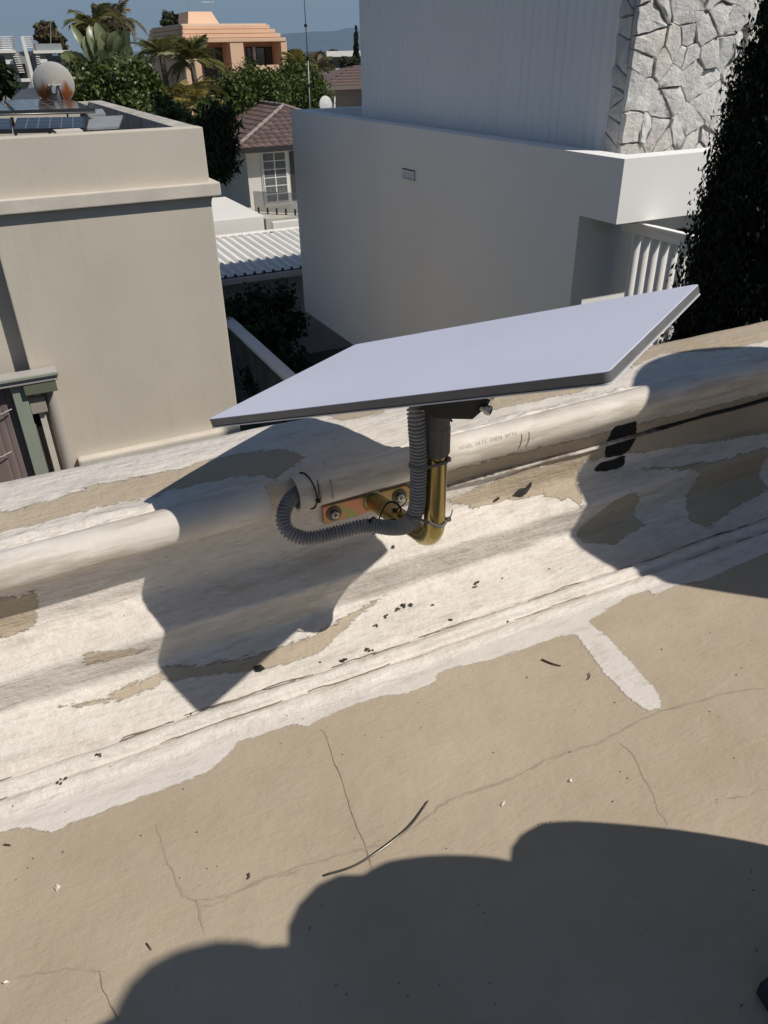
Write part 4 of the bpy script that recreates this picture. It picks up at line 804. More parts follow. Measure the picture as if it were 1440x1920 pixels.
tree('hedge_tree', foot(465, 36), [bl(440, 175, 36, 34), bl(480, 160, 36.5, 34), bl(510, 185, 36, 30), bl(450, 200, 35.5, 30)], 11000, 0.15, L_HEDGE, 'round dark green tree in front of the peach house', seed=7, clump=0.2)
tree('hedge_tree', foot(560, 38), [bl(545, 165, 38, 34), bl(585, 185, 38, 28), bl(575, 150, 38.5, 22)], 10000, 0.15, L_HEDGE, 'green tree behind the thin antenna mast', seed=8, clump=0.2)
tree('small_shrub', foot(330, 26), [bl(300, 255, 25, 32), bl(330, 235, 26, 28), bl(285, 225, 26, 24), bl(398, 222, 27, 24)], 5000, 0.16, L_HEDGE, 'yellow green shrub mass under the palms', seed=9, clump=0.15)
# trees on the skyline
tree('skyline_tree', foot(95, 90), [bl(90, 68, 90, 22, 0.9), bl(108, 82, 90, 15), bl(75, 55, 90, 8)], 2600, 0.45, L_DRY, 'brownish tree on the skyline above the far white terrace', seed=12)
tree('skyline_tree', foot(320, 95), [bl(318, 42, 95, 14), bl(335, 40, 95, 9)], 1500, 0.45, L_FAR, 'small dark tree top on the skyline left of the peach chimney', seed=13)
tree('skyline_tree', foot(195, 60), [bl(200, 42, 60, 26, 1.0), bl(225, 55, 60, 18), bl(165, 60, 60, 20)], 4000, 0.35, L_DRY, 'dry brown tree crown behind the big paddle leaves', seed=14)
tree('skyline_tree', foot(12, 24), [bl(8, 150, 24, 22, 1.2), bl(-20, 165, 24, 26)], 2600, 0.16, L_DARK, 'dark bushy tree at the left edge beside the rusty dish', seed=15)
for k, (px, py, Y, r) in enumerate(((548, 102, 120, 10), (600, 108, 130, 9), (625, 100, 180, 7), (645, 116, 110, 9), (612, 122, 90, 10), (665, 118, 100, 8))):
    tree('distant_tree', foot(px, Y), [bl(px, py, Y, r, 0.9), bl(px+r*0.8, py+3, Y, r*0.7)], 700, 0.5, L_FAR, ['distant tree right beside the peach house corner', 'distant tree just right of the mast', 'distant tree left of the far white block', 'distant bush under the far white block', 'pale bush left of the brown roof', 'bush by the thin far cypress'][k], seed=20+k, group='far trees')
# palms
def frond_mesh(name, L, droop, nl, lw, ll, seed):
    g = np.random.default_rng(seed); u = np.linspace(0, 1, 16); x = L*u*(1-0.10*u*droop); z = L*(0.45*u-(0.45+0.55*droop)*u*u); mid = np.stack([x, 0*x, z], 1)
    V, F, A = [], [], []
    def q(a, b_, c, d, v_): n = len(V); V.extend([a, b_, c, d]); F.append((n, n+1, n+2, n+3)); A.extend([v_]*4)
    for i in range(15): q(mid[i]+[0, 0.012, 0], mid[i]-[0, 0.012, 0], mid[i+1]-[0, 0.009, 0], mid[i+1]+[0, 0.009, 0], 0.9)
    for s_ in (-1, 1):
        for k in range(nl):
            t_ = 0.14+0.85*k/nl; p = np.array([np.interp(t_, u, mid[:, j]) for j in range(3)]); l_ = ll*math.sin(math.pi*min(1, 0.18+t_*0.9))*g.uniform(0.8, 1.15)+0.05
            d_ = np.array([0.65+0.3*t_, s_*(0.85-0.3*t_), -0.30-0.25*g.random()]); d_ /= np.linalg.norm(d_); w_ = np.array([lw, 0, 0.2*lw])
            e_ = p+d_*l_+np.array([0, 0, -0.15*l_]); m_ = p+d_*l_*0.55; q(p-w_*0.4, p+w_*0.4, m_+w_*0.5, m_-w_*0.5, g.random()); q(m_-w_*0.5, m_+w_*0.5, e_+w_*0.08, e_-w_*0.08, g.random())
    me = nmesh(name, np.array(V), np.array(F)); attr(me, 'v', A); return me
L_PALM = leafmat('palm_green', (0.085, 0.095, 0.025), (0.20, 0.185, 0.055), 0.45, 0.4, 0.3); L_PALMY = leafmat('palm_yellow', (0.16, 0.145, 0.04), (0.30, 0.23, 0.06), 0.45, 0.4, 0.3); L_PALMD = leafmat('palm_dry', (0.13, 0.11, 0.06), (0.25, 0.205, 0.12), 0.6, 0.3, 0.25)
def palm(px, py, Y, L, nf, m, label, seed=1, droop=0.9, nl=26):
    c = P(px, py, Y=Y); g = np.random.default_rng(seed); o = thing('palm_tree', (c[0], c[1], GZ), label, 'palm', 'palms')
    H = c[2]-GZ; MB().tube(spline([(c[0], c[1], GZ), (c[0]+0.1, c[1], GZ+H*0.5), (c[0], c[1], c[2])], 12), np.linspace(0.16, 0.10, 12), 10).build('trunk', M_BARK, o, smooth=True)
    ms = [frond_mesh('frond', L*(0.9+0.1*k), droop*(0.8+0.25*k), nl, L*0.035, L*0.36, seed*7+k) for k in range(3)]
    for mm in ms: mm.materials.append(m)
    for k in range(nf):
        f = bpy.data.objects.new('frond', ms[k % 3]); COL.objects.link(f); f.parent = o; f.location = (0, 0, H)
        f.rotation_euler = (g.normal(0, 0.25), -R(g.uniform(-10, 65)), 2*math.pi*k/nf*2.4+g.normal(0, 0.2))
    return o
palm(303, 105, 34, 1.15, 13, L_PALM, 'green palm left of the peach house', 1, 0.8); palm(360, 118, 33, 1.5, 15, L_PALM, 'large palm in front of the peach house wall', 2, 1.0); palm(345, 185, 30, 1.4, 14, L_PALMY, 'yellowish palm low before the peach house', 3, 1.0)
palm(372, 205, 29, 1.2, 11, L_PALMY, 'small yellow green palm beside the tiled roof', 4, 1.0); palm(562, 128, 52, 1.7, 14, L_PALMY, 'pale palm behind the antenna mast', 5, 0.9); palm(596, 132, 55, 1.5, 12, L_PALMD, 'dry looking palm right of the antenna mast', 6, 0.9)
palm(172, 50, 42, 1.3, 13, L_PALM, 'dark palm behind the paddle leaves', 7, 0.8); palm(215, 38, 46, 1.5, 13, L_PALMD, 'dry palm on the skyline behind the paddle leaves', 8, 1.0)
# big paddle leaves (traveller palm)
L_PAD = leafmat('paddle_leaf', (0.17, 0.20, 0.10), (0.27, 0.29, 0.15), 0.35, 0.5, 0.3)
tp0 = P(205, 205, Y=26); tp = thing('paddle_leaf_plant', (tp0[0], tp0[1], GZ), 'tall plant with huge pale green paddle leaves behind the roof', 'plant')
MB().tube([(tp0[0], tp0[1], GZ), (tp0[0], tp0[1], tp0[2])], 0.14, 10).build('stem', M_BARK, tp, smooth=True)
for k, (bx_, by_, tx_, ty_, w_) in enumerate([(175,120,131,44,12),(190,115,166,48,26),(200,120,180,42,20),(185,130,158,68,24),(210,125,190,58,30),(205,120,195,56,14),(215,125,215,58,26),(220,130,222,66,22),(225,130,236,52,18),(225,135,243,84,20),(150,118,113,103,16),(165,122,128,100,14),(195,140,182,95,30),(212,140,205,100,26)]):
    a, e_ = P(bx_, by_, Y=26+0.05*k), P(tx_, ty_, Y=26.2-0.07*k); u = np.linspace(0, 1, 12); n = len(u); d_ = e_-a; sd = np.cross(d_, [0.25*math.sin(k*2.1), -1, 0.1*math.cos(k)]); sd /= np.linalg.norm(sd); W_ = w_*26/FPX*0.5
    mid = a+np.outer(u, d_)+np.outer(np.sin(u*math.pi), np.array([0.02*math.sin(k), -0.1, 0.04])); wd = W_*np.sin(np.clip(u*0.97+0.06, 0, 1)*math.pi)**0.45*(1+0.10*vn(u*9, u*0+k, 3)); fold = np.array([0, -0.35, 0.1])
    V = np.concatenate([mid+sd*wd[:, None]+fold*wd[:, None], mid, mid-sd*wd[:, None]+fold*wd[:, None]]); i = np.arange(n-1)
    F = np.concatenate([np.stack([i, i+1, n+i+1, n+i], 1), np.stack([n+i, n+i+1, 2*n+i+1, 2*n+i], 1)]); me = nmesh('leaf', V-base_of(tp), F); attr(me, 'v', np.concatenate([np.full(n, 0.3+0.1*(k % 5)), np.full(n, 1.0), np.full(n, 0.2+0.15*(k % 4))]))
    lf = link('leaf', me, L_PAD, tp, smooth=True); MB().tube([np.array([tp0[0], tp0[1]+0.1, tp0[2]-0.3]), a, mid[5], mid[10]], [0.035, 0.025, 0.014, 0.006], 6).build('petiole', mat('petiole', (0.25, 0.25, 0.10), 0.5), tp, smooth=True)
# cypresses between the houses
L_CYP = leafmat('cypress_leaf', (0.010, 0.016, 0.007), (0.030, 0.040, 0.016), 0.6, 0.2, 0.1)
def cypress(x, y, ztop, rmax, n, label, seed, size=0.042):
    g = np.random.default_rng(seed); o = thing('cypress_tree', (x, y, GZ), label, 'cypress', 'cypresses')
    MB().tube([(x, y, GZ), (x+0.05, y, -3), (x, y, ztop-0.5)], [0.14, 0.1, 0.02], 8).build('trunk', M_BARK, o, smooth=True)
    H = ztop-GZ; nb = 1300; hb = g.random(nb)**0.85; ab = g.random(nb)*2*math.pi
    def rad(h): return rmax*np.minimum(1, (h/0.16))**0.6*np.clip(1-h, 0, 1)**0.62*1.15
    rb = rad(hb)*g.uniform(0.74, 1.0, nb); cb = np.stack([x+rb*np.cos(ab), y+rb*np.sin(ab), GZ+0.35+hb*(H-0.4)], 1)
    k = g.integers(0, nb, n); spread = np.clip(g.normal(0, 1, (n, 3)), -1.7, 1.7)*np.array([0.055, 0.055, 0.14]); C = cb[k]+spread; ax = np.array([x, y])-C[:, :2]; inn = g.random(n)**3*0.65; C[:, :2] += ax*inn[:, None]
    leaf_mesh('crown', C, size, L_CYP, o, up_bias=1.1, aspect=2.4, seed=seed+1)
    hi = g.random(n//14)**0.85; ai = g.random(len(hi))*2*math.pi; ri = rad(hi)*g.uniform(0.45, 0.86, len(hi)); leaf_mesh('inner_foliage', np.stack([x+ri*np.cos(ai), y+ri*np.sin(ai), GZ+0.35+hi*(H-0.6)], 1), 0.13, L_CYP, o, up_bias=1.0, aspect=1.8, seed=seed+2)
    lb = MB()
    for j in range(0, nb, 6): lb.tube([(x, y, cb[j][2]-0.35), cb[j]], [0.02, 0.006], 5, cap=False)
    lb.build('branch', M_BARK, o); return o
cypress(5.52, 4.38, 1.9, 0.88, 200000, 'dark dense cypress at the right edge in front of the white house', 31)
cypress(6.75, 3.55, 3.2, 1.0, 16000, 'tall unseen cypress added beside the dark one to shade it', 32, 0.13); cypress(7.35, 2.55, 4.2, 1.1, 14000, 'tallest unseen cypress added on the right to shade the dark one', 33, 0.14)  # both out of view, added on the sun side to shade the dark cypress
# sprig standing clear of the crown
# dark shrubs in the garden gap
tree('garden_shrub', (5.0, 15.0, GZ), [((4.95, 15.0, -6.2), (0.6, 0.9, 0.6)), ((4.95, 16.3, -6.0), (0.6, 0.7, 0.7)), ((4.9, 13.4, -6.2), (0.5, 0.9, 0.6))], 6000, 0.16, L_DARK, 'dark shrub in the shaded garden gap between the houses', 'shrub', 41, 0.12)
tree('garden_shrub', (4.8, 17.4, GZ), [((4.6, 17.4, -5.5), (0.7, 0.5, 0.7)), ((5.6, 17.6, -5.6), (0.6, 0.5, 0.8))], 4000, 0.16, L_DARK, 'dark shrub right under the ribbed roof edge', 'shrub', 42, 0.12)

# ================================================================== garden wall and ribbed roof
gw = thing('garden_wall', (4.3, 13, GZ), 'low white garden wall with pale coping in the shaded gap', 'wall'); B((4.27, 9.0, GZ), (4.43, 17.8, -5.28)).build('wall', mat('dark_wall', (0.10, 0.10, 0.09), 0.9, var=0.4, vs_=2), gw); B((4.22, 9.0, -5.279), (4.48, 17.8, -5.2)).build('coping', M_WHT, gw, bevel=0.01)  # wall body dark grey, coping pale
M_ZINC = mat('white_sheet_roof', (0.88, 0.85, 0.80), 0.4, var=0.06, vs_=1.5, streak=(1, 0.3, 1))
cr = thing('ribbed_roof_shed', (5.5, 20, GZ), 'low shed with a white ribbed metal roof between the houses', 'shed')
f0, f1 = 18.3, 22.3; zf, zb = P(480, 513, Y=f0)[2], P(480, 440, Y=f1)[2]; xa, xb = 3.6, 9.0
xs_ = []; zs_ = []; x = xa
while x < xb:
    for dx, dz in ((0, 0), (0.13, 0), (0.15, 0.06), (0.20, 0.06), (0.22, 0)): xs_.append(x+dx); zs_.append(dz)
    x += 0.24
xs_ = np.array(xs_); zs_ = np.array(zs_); Gr = np.stack([np.stack([xs_, np.full_like(xs_, y_), zs_+z_], 1) for y_, z_ in ((f0, zf), (f1, zb))], 1); link('roof_sheet', gridmesh('roof_sheet', Gr-base_of(cr)), M_ZINC, cr)
B((xa, f0-0.08, zf-0.17), (xb, f0-0.005, zf-0.03)).build('gutter', mat('gutter_white', (0.5, 0.5, 0.5), 0.5), cr, bevel=0.01); B((xa, f1-0.02, zb+0.045), (xb, f1+0.15, zb+0.075)).build('ridge_cap', M_ZINC, cr)
B((xa+0.2, f0+0.5, GZ), (xb, f1, zf-0.02)).build('wall', mat('shed_wall', (0.38, 0.38, 0.40), 0.8), cr)
# ================================================================== tiled house
M_CRM = mat('cream_render', (0.66, 0.63, 0.57), 0.8, var=0.05, vs_=0.8); M_TILE = [mat('roof_tile_%d' % k, c_, 0.75, var=0.2, vs_=6) for k, c_ in enumerate(((0.125, 0.085, 0.075), (0.15, 0.105, 0.095), (0.105, 0.075, 0.068)))]; M_FASC = mat('dark_fascia', (0.03, 0.027, 0.026), 0.5)
YH = 30.0; hc_ = P(467, 350, Y=YH)[0]; zfl = P(480, 388, Y=YH)[2]; E0 = P(440, 281, Y=YH-0.5); ze = E0[2]
th = thing('tiled_house', (hc_, YH, GZ), 'cream house with a brown tiled hip roof and white french door', 'house')
B((hc_, YH, GZ), (hc_+8, YH+9, ze+0.05)).build('wall', M_CRM, th); B((E0[0]+0.05, E0[1]+0.05, ze-0.12), (E0[0]+9.4, E0[1]+10, ze+0.02)).build('eaves', M_CRM, th)
B((E0[0], E0[1]-0.06, ze-0.14), (E0[0]+9.4, E0[1]+0.02, ze+0.03)).build('gutter', M_FASC, th); B((E0[0]-0.06, E0[1], ze-0.14), (E0[0]+0.02, E0[1]+10, ze+0.03)).build('gutter', M_FASC, th)
A3, B3 = 3.05, 1.12; ap = np.array([E0[0]+A3, E0[1]+A3, ze+B3]); e_r = np.array([E0[0]+2*A3, E0[1], ze]); e_b = np.array([E0[0], E0[1]+9, ze]); rb_ = np.array([E0[0]+A3, E0[1]+9, ze+B3]); e_rb = np.array([E0[0]+2*A3, E0[1]+9, ze])
roof = MB().add([E0, e_r, ap, e_b, rb_, e_rb], [(0, 1, 2), (0, 2, 4, 3), (1, 5, 4, 2), (0, 3, 5, 1)]).build('roof', M_TILE[2], th)
SL = math.hypot(A3, B3); sl_ = np.array([B3/SL, A3/SL]); nrow = 10; tw = 0.30
tl_me = MB(); a = np.linspace(0, 1, 7); 
for k in range(6): 
    z0, z1 = 0.035*abs(math.sin(math.pi*a[k]*1.0)), 0.035*abs(math.sin(math.pi*a[k+1])); x0, x1 = (a[k]-0.5)*tw*0.98, (a[k+1]-0.5)*tw*0.98
    tl_me.add([(x0, 0, 0.03+z0), (x1, 0, 0.03+z1), (x1, 0.36, 0.008+z1), (x0, 0.36, 0.008+z0), (x0, 0, 0.0), (x1, 0, 0.0)], [(0, 1, 2, 3), (4, 5, 1, 0)])
tmes = []
for k in range(3):
    mm = bpy.data.meshes.new('tile'); mm.from_pydata(tl_me.v, [], tl_me.f); mm.materials.append(M_TILE[k]); tmes.append(mm)
pit = math.atan2(B3, A3); off = base_of(roof)
for r_ in range(nrow):
    d0 = r_*A3/nrow; zz = ze+r_*B3/nrow
    for x in np.arange(E0[0]+d0+tw/2, E0[0]+2*A3-d0-tw/2+0.01, tw):
        if x > E0[0]+4.6: break
        o = bpy.data.objects.new('tile', tmes[random.randrange(3)]); COL.objects.link(o); o.parent = roof; o.location = np.array([x, E0[1]+d0, zz])-off; o.rotation_euler = (pit, 0, random.gauss(0, 0.015))
    for y in np.arange(E0[1]+d0+tw/2, E0[1]+6.3, tw):
        o = bpy.data.objects.new('tile', tmes[random.randrange(3)]); COL.objects.link(o); o.parent = roof; o.location = np.array([E0[0]+d0, y, zz])-off; o.rotation_euler = (pit, 0, -math.pi/2+random.gauss(0, 0.015))
M_RIDG = mat('ridge_tile', (0.27, 0.22, 0.20), 0.75, var=0.15, vs_=5)
for a, b_ in ((E0, ap), (e_r, ap), (ap, rb_)):
    n = 9
    for k in range(n):
        p, q_ = a+(b_-a)*k/n, a+(b_-a)*(k+1.06)/n; MB().tube([p+np.array([0, 0, 0.05]), q_+np.array([0, 0, 0.04])], [0.085, 0.075], 10).build('ridge_tile', M_RIDG, roof, smooth=40)
# french door
dx0, dx1 = P(495, 340, Y=YH)[0], P(538, 340, Y=YH)[0]; dz1 = ze-0.22; M_FRM = mat('white_frame', (0.72, 0.71, 0.68), 0.5); M_GLS = mat('dark_glass', (0.05, 0.055, 0.06), 0.06, var=0.1, spec=0.8)
fd = B((dx0-0.07, YH-0.03, zfl), (dx1+0.07, YH+0.02, dz1+0.06)).build('french_door', M_FRM, th)
B((dx0, YH-0.034, zfl+0.12), (dx1, YH-0.031, dz1)).build('curtain', mat('curtain', (0.42, 0.41, 0.40), 0.9, var=0.35, vs_=10, streak=(1, 1, 0.05)), fd)
for i in range(2):
    for j in range(6):
        w_ = (dx1-dx0)/2; h_ = (dz1-zfl-0.12)/6; B((dx0+i*w_+0.02, YH-0.042, zfl+0.12+j*h_+0.02), (dx0+(i+1)*w_-0.02, YH-0.038, zfl+0.12+(j+1)*h_-0.02)).build('pane', mat('thin_glass', (0.55, 0.57, 0.58), 0.05, trans=0.85, var=0.02), fd)
for i in range(3): x = dx0+i*(dx1-dx0)/2; B((x-0.02, YH-0.055, zfl+0.1), (x+0.02, YH-0.035, dz1)).build('mullion', M_FRM, fd)
for j in range(7): z = zfl+0.12+j*(dz1-zfl-0.12)/6; B((dx0, YH-0.052, z-0.014), (dx1, YH-0.036, z+0.014)).build('glazing_bar', M_FRM, fd)
B((dx1+0.16, YH-0.02, zfl+0.1), (dx1+1.3, YH-0.004, dz1)).build('side_window', M_GLS, th)
B((hc_-0.3, YH-2.6, zfl-0.35), (hc_+7, YH-0.01, zfl)).build('terrace', mat('terrace_stone', (0.50, 0.46, 0.40), 0.85, var=0.1), th)
# glass balustrade with little posts
gb = thing('glass_balustrade', (hc_, YH-2.2, zfl), 'clear glass balustrade on short dark posts below the french door', 'balustrade')
g0, g1 = P(478, 392, Y=YH-1.2), P(560, 405, Y=YH-2.5)
MB().prism([(g0[0], g0[1], zfl+0.05), (g1[0], g1[1], zfl+0.05), (g1[0], g1[1], zfl+0.75), (g0[0], g0[1], zfl+0.75)], (0.012, 0.02, 0)).build('pane', mat('thin_glass', (0.55, 0.57, 0.58), 0.05, trans=0.85), gb)
for k in np.linspace(0.08, 0.92, 5): p = g0+(g1-g0)*k; MB().lathe([(0.045, 0), (0.045, 0.02), (0.03, 0.03), (0.03, 0.19), (0.02, 0.2)], (p[0], p[1]-0.02, zfl), 8).build('post', M_DKM, gb)
# flat white annex
ax = thing('flat_annex', (6.5, 24, GZ), 'low flat white roofed annex above the ribbed roof', 'annex'); s0, s1 = P(395, 430, Y=23.2), P(500, 437, Y=23.2); M_BW = mat('bright_white', (0.78, 0.75, 0.70), 0.7, var=0.03)
B((s0[0]-1.5, 23.2, s1[2]-0.02), (s1[0]-0.05, 27.2, P(450, 408, Y=23.2)[2])).build('roof_slab', M_BW, ax, bevel=0.03); B((s0[0]-1.3, 23.5, GZ), (s1[0]-0.25, 27.0, s1[2]-0.021)).build('wall', M_BW, ax)
bw = B((s1[0]+0.35, 23.6, GZ), (s1[0]+5, 23.8, P(540, 414, Y=23.6)[2])).build('garden_wall', M_BW, None, bevel=0.02, loc=(s1[0]+0.35, 23.6, GZ)); tag(bw, 'short bright white wall right of the flat annex', 'wall')
# antenna mast
am0, am1 = P(581, 207, Y=27), P(566, -120, Y=27); ms = thing('antenna_mast', (am0[0], 27, GZ), 'thin tall antenna mast rising into the sky', 'mast'); dz_ = (am0-am1)/(am0[2]-am1[2])
MB().tube([am0+dz_*(GZ-am0[2]), am0, P(577, 110, Y=27)], [0.035, 0.03, 0.03], 8).build('lower_tube', mat('mast_grey', (0.22, 0.22, 0.22), 0.5, 0.5), ms, smooth=True); MB().tube([P(577, 111, Y=27), P(571, 5, Y=27), am1], 0.018, 8).build('upper_tube', mat('mast_grey', (0.3, 0.3, 0.3), 0.5), ms, smooth=True)
for py_2, px_2 in ((48, 573), (110, 577), (160, 579)): MB().lathe([(0.05, -0.04), (0.05, 0.04)], P(px_2, py_2, Y=27), 8).build('clamp', M_DKM, ms)
# small brown roofed building and its dish
bb = thing('brown_house', P(650, 180, Y=40)*np.array([1, 1, 0])+np.array([0, 0, GZ]), 'small taupe house with a low brown roof behind the white parapet', 'house'); c0, c1 = P(610, 162, Y=40), P(720, 168, Y=40)
B((c0[0]+0.2, 40.3, GZ), (c1[0]+4, 46, c0[2])).build('wall', mat('taupe_wall', (0.24, 0.20, 0.175), 0.85), bb); ap2 = P(690, 122, Y=43.5)
rf = MB().add([(c0[0]-0.3, 39.8, c0[2]), (c1[0]+6, 39.8, c0[2]), (c1[0]+6, 43.4, ap2[2]), (c0[0]+3.2, 43.4, ap2[2]), (c0[0]-0.3, 47, c0[2]), (c1[0]+6, 47, c0[2])], [(0, 1, 2, 3), (0, 3, 4), (3, 2, 5, 4), (0, 4, 5, 1)]).build('roof', M_TILE[1], bb)
for k in range(7):
    f_ = k/7; y_ = 39.8+3.6*f_; z_ = c0[2]+(ap2[2]-c0[2])*f_+0.02; B((c0[0]-0.3+3.5*f_, y_-0.02, z_-0.02), (c1[0]+6, y_+0.10, z_+0.045)).build('tile_course', M_TILE[0], rf)
B((c0[0]-0.35, 39.7, c0[2]-0.16), (c1[0]+6, 39.82, c0[2])).build('gutter', mat('gutter_taupe', (0.16, 0.13, 0.12), 0.6), bb)
sd_ = P(611, 196, Y=24); d2 = thing('satellite_dish', (sd_[0]+0.2, sd_[1], GZ), 'small pale satellite dish behind the white parapet', 'satellite dish'); MB().lathe([(0.01, 0.05), (0.12, 0.035), (0.20, 0.01), (0.235, 0), (0.235, -0.008), (0.12, 0.025), (0.01, 0.04)], sd_, 28, axis=(0.25, -0.95, 0.1)).build('reflector', mat('dish_pale', (0.55, 0.54, 0.52), 0.6), d2, smooth=40)
MB().tube([(sd_[0]+0.05, sd_[1]+0.05, sd_[2]-0.05), (sd_[0]+0.30, sd_[1]+0.05, sd_[2]-0.1), (sd_[0]+0.32, sd_[1]+0.05, sd_[2]+0.2)], 0.025, 8).build('arm', M_GALV, d2, smooth=True); MB().tube([(sd_[0]+0.30, sd_[1]+0.05, GZ), (sd_[0]+0.30, sd_[1]+0.05, sd_[2])], 0.03, 8).build('pole', M_GALV, d2, smooth=True)
# ================================================================== peach house
YP = 62.0; M_PCH = mat('peach_render', (0.78, 0.51, 0.345), 0.85, var=0.07, vs_=0.5, dirt=((0.62, 0.38, 0.24), 0.5, 0.58, 0.4)); ph_ = thing('peach_house', (P(440, 150, Y=YP)[0], YP, GZ), 'peach rendered two storey house with stepped roof edge and balcony', 'house')
xa, xb = P(345, 100, Y=YP)[0], P(538, 100, Y=YP)[0]; zr = P(440, 79, Y=YP)[2]; zt_ = P(440, 45, Y=YP)[2]
for k in range(4):
    z0, z1 = zr+(zt_-zr)*k/4, zr+(zt_-zr)*(k+1)/4; s_ = 0.28*k; st = B((xa+s_*0.4, YP+s_, z0), (xb-s_*1.05, YP+12, z1-0.03)).build('roof_step', M_PCH, ph_, bevel=0.04)
B((xa+0.3, YP+1.0, zt_-0.04), (xb-1.1, YP+11, zt_+0.06)).build('capping', mat('peach_cap', (0.70, 0.58, 0.47), 0.8), ph_)
M_PSH = M_PCH; zl = P(440, 88, Y=YP)[2]
B((xa+0.05, YP+2.2, GZ), (xb-0.05, YP+11.5, zr-0.001)).build('wall', M_PCH, ph_)
for a, b_ in ((434, 459), (529, 540)): B((P(a, 110, Y=YP)[0], YP+0.05, GZ), (P(b_, 110, Y=YP)[0], YP+2.19, zr-0.002)).build('column', M_PCH, ph_, bevel=0.02)
B((xa+0.05, YP+0.3, GZ), (xa+1.2, YP+2.19, zr-0.002)).build('side_wall', M_PCH, ph_)
wx0, wx1 = P(462, 110, Y=YP+2.2)[0], P(514, 110, Y=YP+2.2)[0]; wz0, wz1 = P(480, 121, Y=YP+2.2)[2], P(480, 88, Y=YP+2.2)[2]
wi = B((wx0, YP+2.1, wz0-1.0), (wx1, YP+2.19, wz1)).build('window', M_DKM, ph_)
for k in range(3): w_ = (wx1-wx0)/3; B((wx0+k*w_+0.06, YP+2.07, wz0-0.9), (wx0+(k+1)*w_-0.06, YP+2.095, wz1-0.08)).build('pane', M_GLS, wi)
B((P(475, 110, Y=YP+1.9)[0], YP+1.85, wz0-1), (P(480, 110, Y=YP+1.9)[0], YP+1.95, wz1)).build('post', M_FRM, ph_)
B((P(478, 130, Y=YP)[0], YP+0.02, GZ+2.7), (P(524, 130, Y=YP)[0], YP+0.3, P(500, 122, Y=YP)[2])).build('balcony_parapet', M_PCH, ph_, bevel=0.02)
B((P(380, 110, Y=YP+2.1)[0], YP+2.1, GZ), (P(434, 110, Y=YP+2.1)[0], YP+2.19, wz1)).build('doorway', M_GLS, ph_)
ca, cb_ = P(352, 44, Y=YP+4), P(414, 44, Y=YP+4); ct = P(360, 21, Y=YP+4)[2]
MB().prism([(ca[0], YP+4, zt_-0.05), (cb_[0], YP+4, zt_-0.05), (cb_[0]-0.45, YP+4.6, ct), (ca[0]+0.30, YP+4.6, ct)], (0, 3, 0)).build('chimney_block', M_PCH, ph_)
for a, h_ in ((356, 16), (378, 4), (398, 14)): p = P(a, 21, Y=YP+5); MB().tube([p, p+np.array([0, 0, h_*0.045])], 0.03, 6).build('vent_pipe', M_GALV, ph_)
p = P(378, 4, Y=YP+5); MB().tube([p, p+np.array([0.9, 0, 0])], 0.02, 6).build('aerial', M_GALV, ph_)
# ================================================================== white terrace house far left
YM = 75.0; mh = thing('terrace_house', (P(60, 140, Y=YM)[0], YM, GZ), 'white and grey terraced house with roof pergola far left', 'house'); M_GRY = mat('grey_render', (0.27, 0.27, 0.28), 0.8)
def mbx(n, x0, y0, x1, y1, m, d0=0.0, d1=0.4): a, b_ = P(x0, y0, Y=YM), P(x1, y1, Y=YM); return B((a[0], YM+d0, b_[2]), (b_[0], YM+d1, a[2])).build(n, m, mh)
mbx('wall', -40, 98, 128, 240, M_GRY, 0.5, 9); mbx('roof_edge', -40, 95, 30, 99, M_BW, 0, 6); mbx('roof_edge', 62, 95, 130, 99, M_BW, 0, 6); mbx('floor_edge', 24, 148, 58, 153, M_BW, 0, 1)
mbx('window', -5, 106, 12, 124, M_GLS, 0.4, 0.49); mbx('window', 87, 105, 118, 122, M_GLS, 0.4, 0.49); mbx('doorway', 58, 101, 66, 140, M_VOID, 0.4, 0.49); mbx('doorway', 32, 120, 54, 148, M_VOID, 0.42, 0.49)
for x0, x1, y0 in ((10, 26, 112), (73, 90, 111), (15, 26, 135)): mbx('white_panel', x0, y0, x1, y0+8, M_BW, 0.1, 0.39)
for k in range(7): mbx('pergola_slat', -5, 68+4*k, 24, 69.5+4*k, M_BW, 0.2, 0.3); 
for k in range(6): mbx('pergola_slat', 42, 68+4*k, 62, 69.5+4*k, M_BW, 0.2, 0.3)
for x in (0, 24, 44, 62): mbx('pergola_post', x, 66, x+1.5, 96, M_GRY, 0.3, 0.4)
for k in range(9): mbx('stair_tread', 23+1.6*k, 101+4.2*k, 34+1.6*k, 102.5+4.2*k, M_BW, 0.1, 0.38); 
for k in range(7): mbx('stair_tread', 66+0.8*k, 101+4.2*k, 74+0.8*k, 102.5+4.2*k, M_BW, 0.1, 0.38)
a, b_ = P(41, 68, Y=YM-1), P(66, 165, Y=YM-1); MB().obox((a+b_)/2, (a-b_)/2, (0.13, 0, 0.03), (0, 0.13, 0)).build('slanted_post', M_BW, mh)
for x in (63, 77, 90, 100, 105): mbx('planter', x, 89, x+5, 95, M_BW, 0.5, 1.0)
mbx('glass_rail', 64, 82, 118, 94, mat('rail_glass', (0.30, 0.33, 0.33), 0.1), 0.3, 0.32)
am = thing('roof_aerial', P(95, 100, Y=YM+3), 'tiny aerial above the far white terrace', 'aerial'); MB().tube([P(95, 95, Y=YM+3), P(95, 40, Y=YM+3)], 0.03, 6).build('pole', M_GRY, am); MB().tube([P(86, 40, Y=YM+3), P(103, 38, Y=YM+3)], 0.03, 6).build('boom', M_GRY, am)
# grey low roof behind the dish
gr = thing('low_grey_roof', P(50, 175, Y=30), 'low dark grey pitched roof behind the solar panels', 'roof'); quad_slab([P(20, 187, Y=28), P(75, 187, Y=28), P(72, 162, Y=33), P(40, 168, Y=33)], 0.1, 'sheet', mat('slate', (0.07, 0.075, 0.085), 0.6), gr)
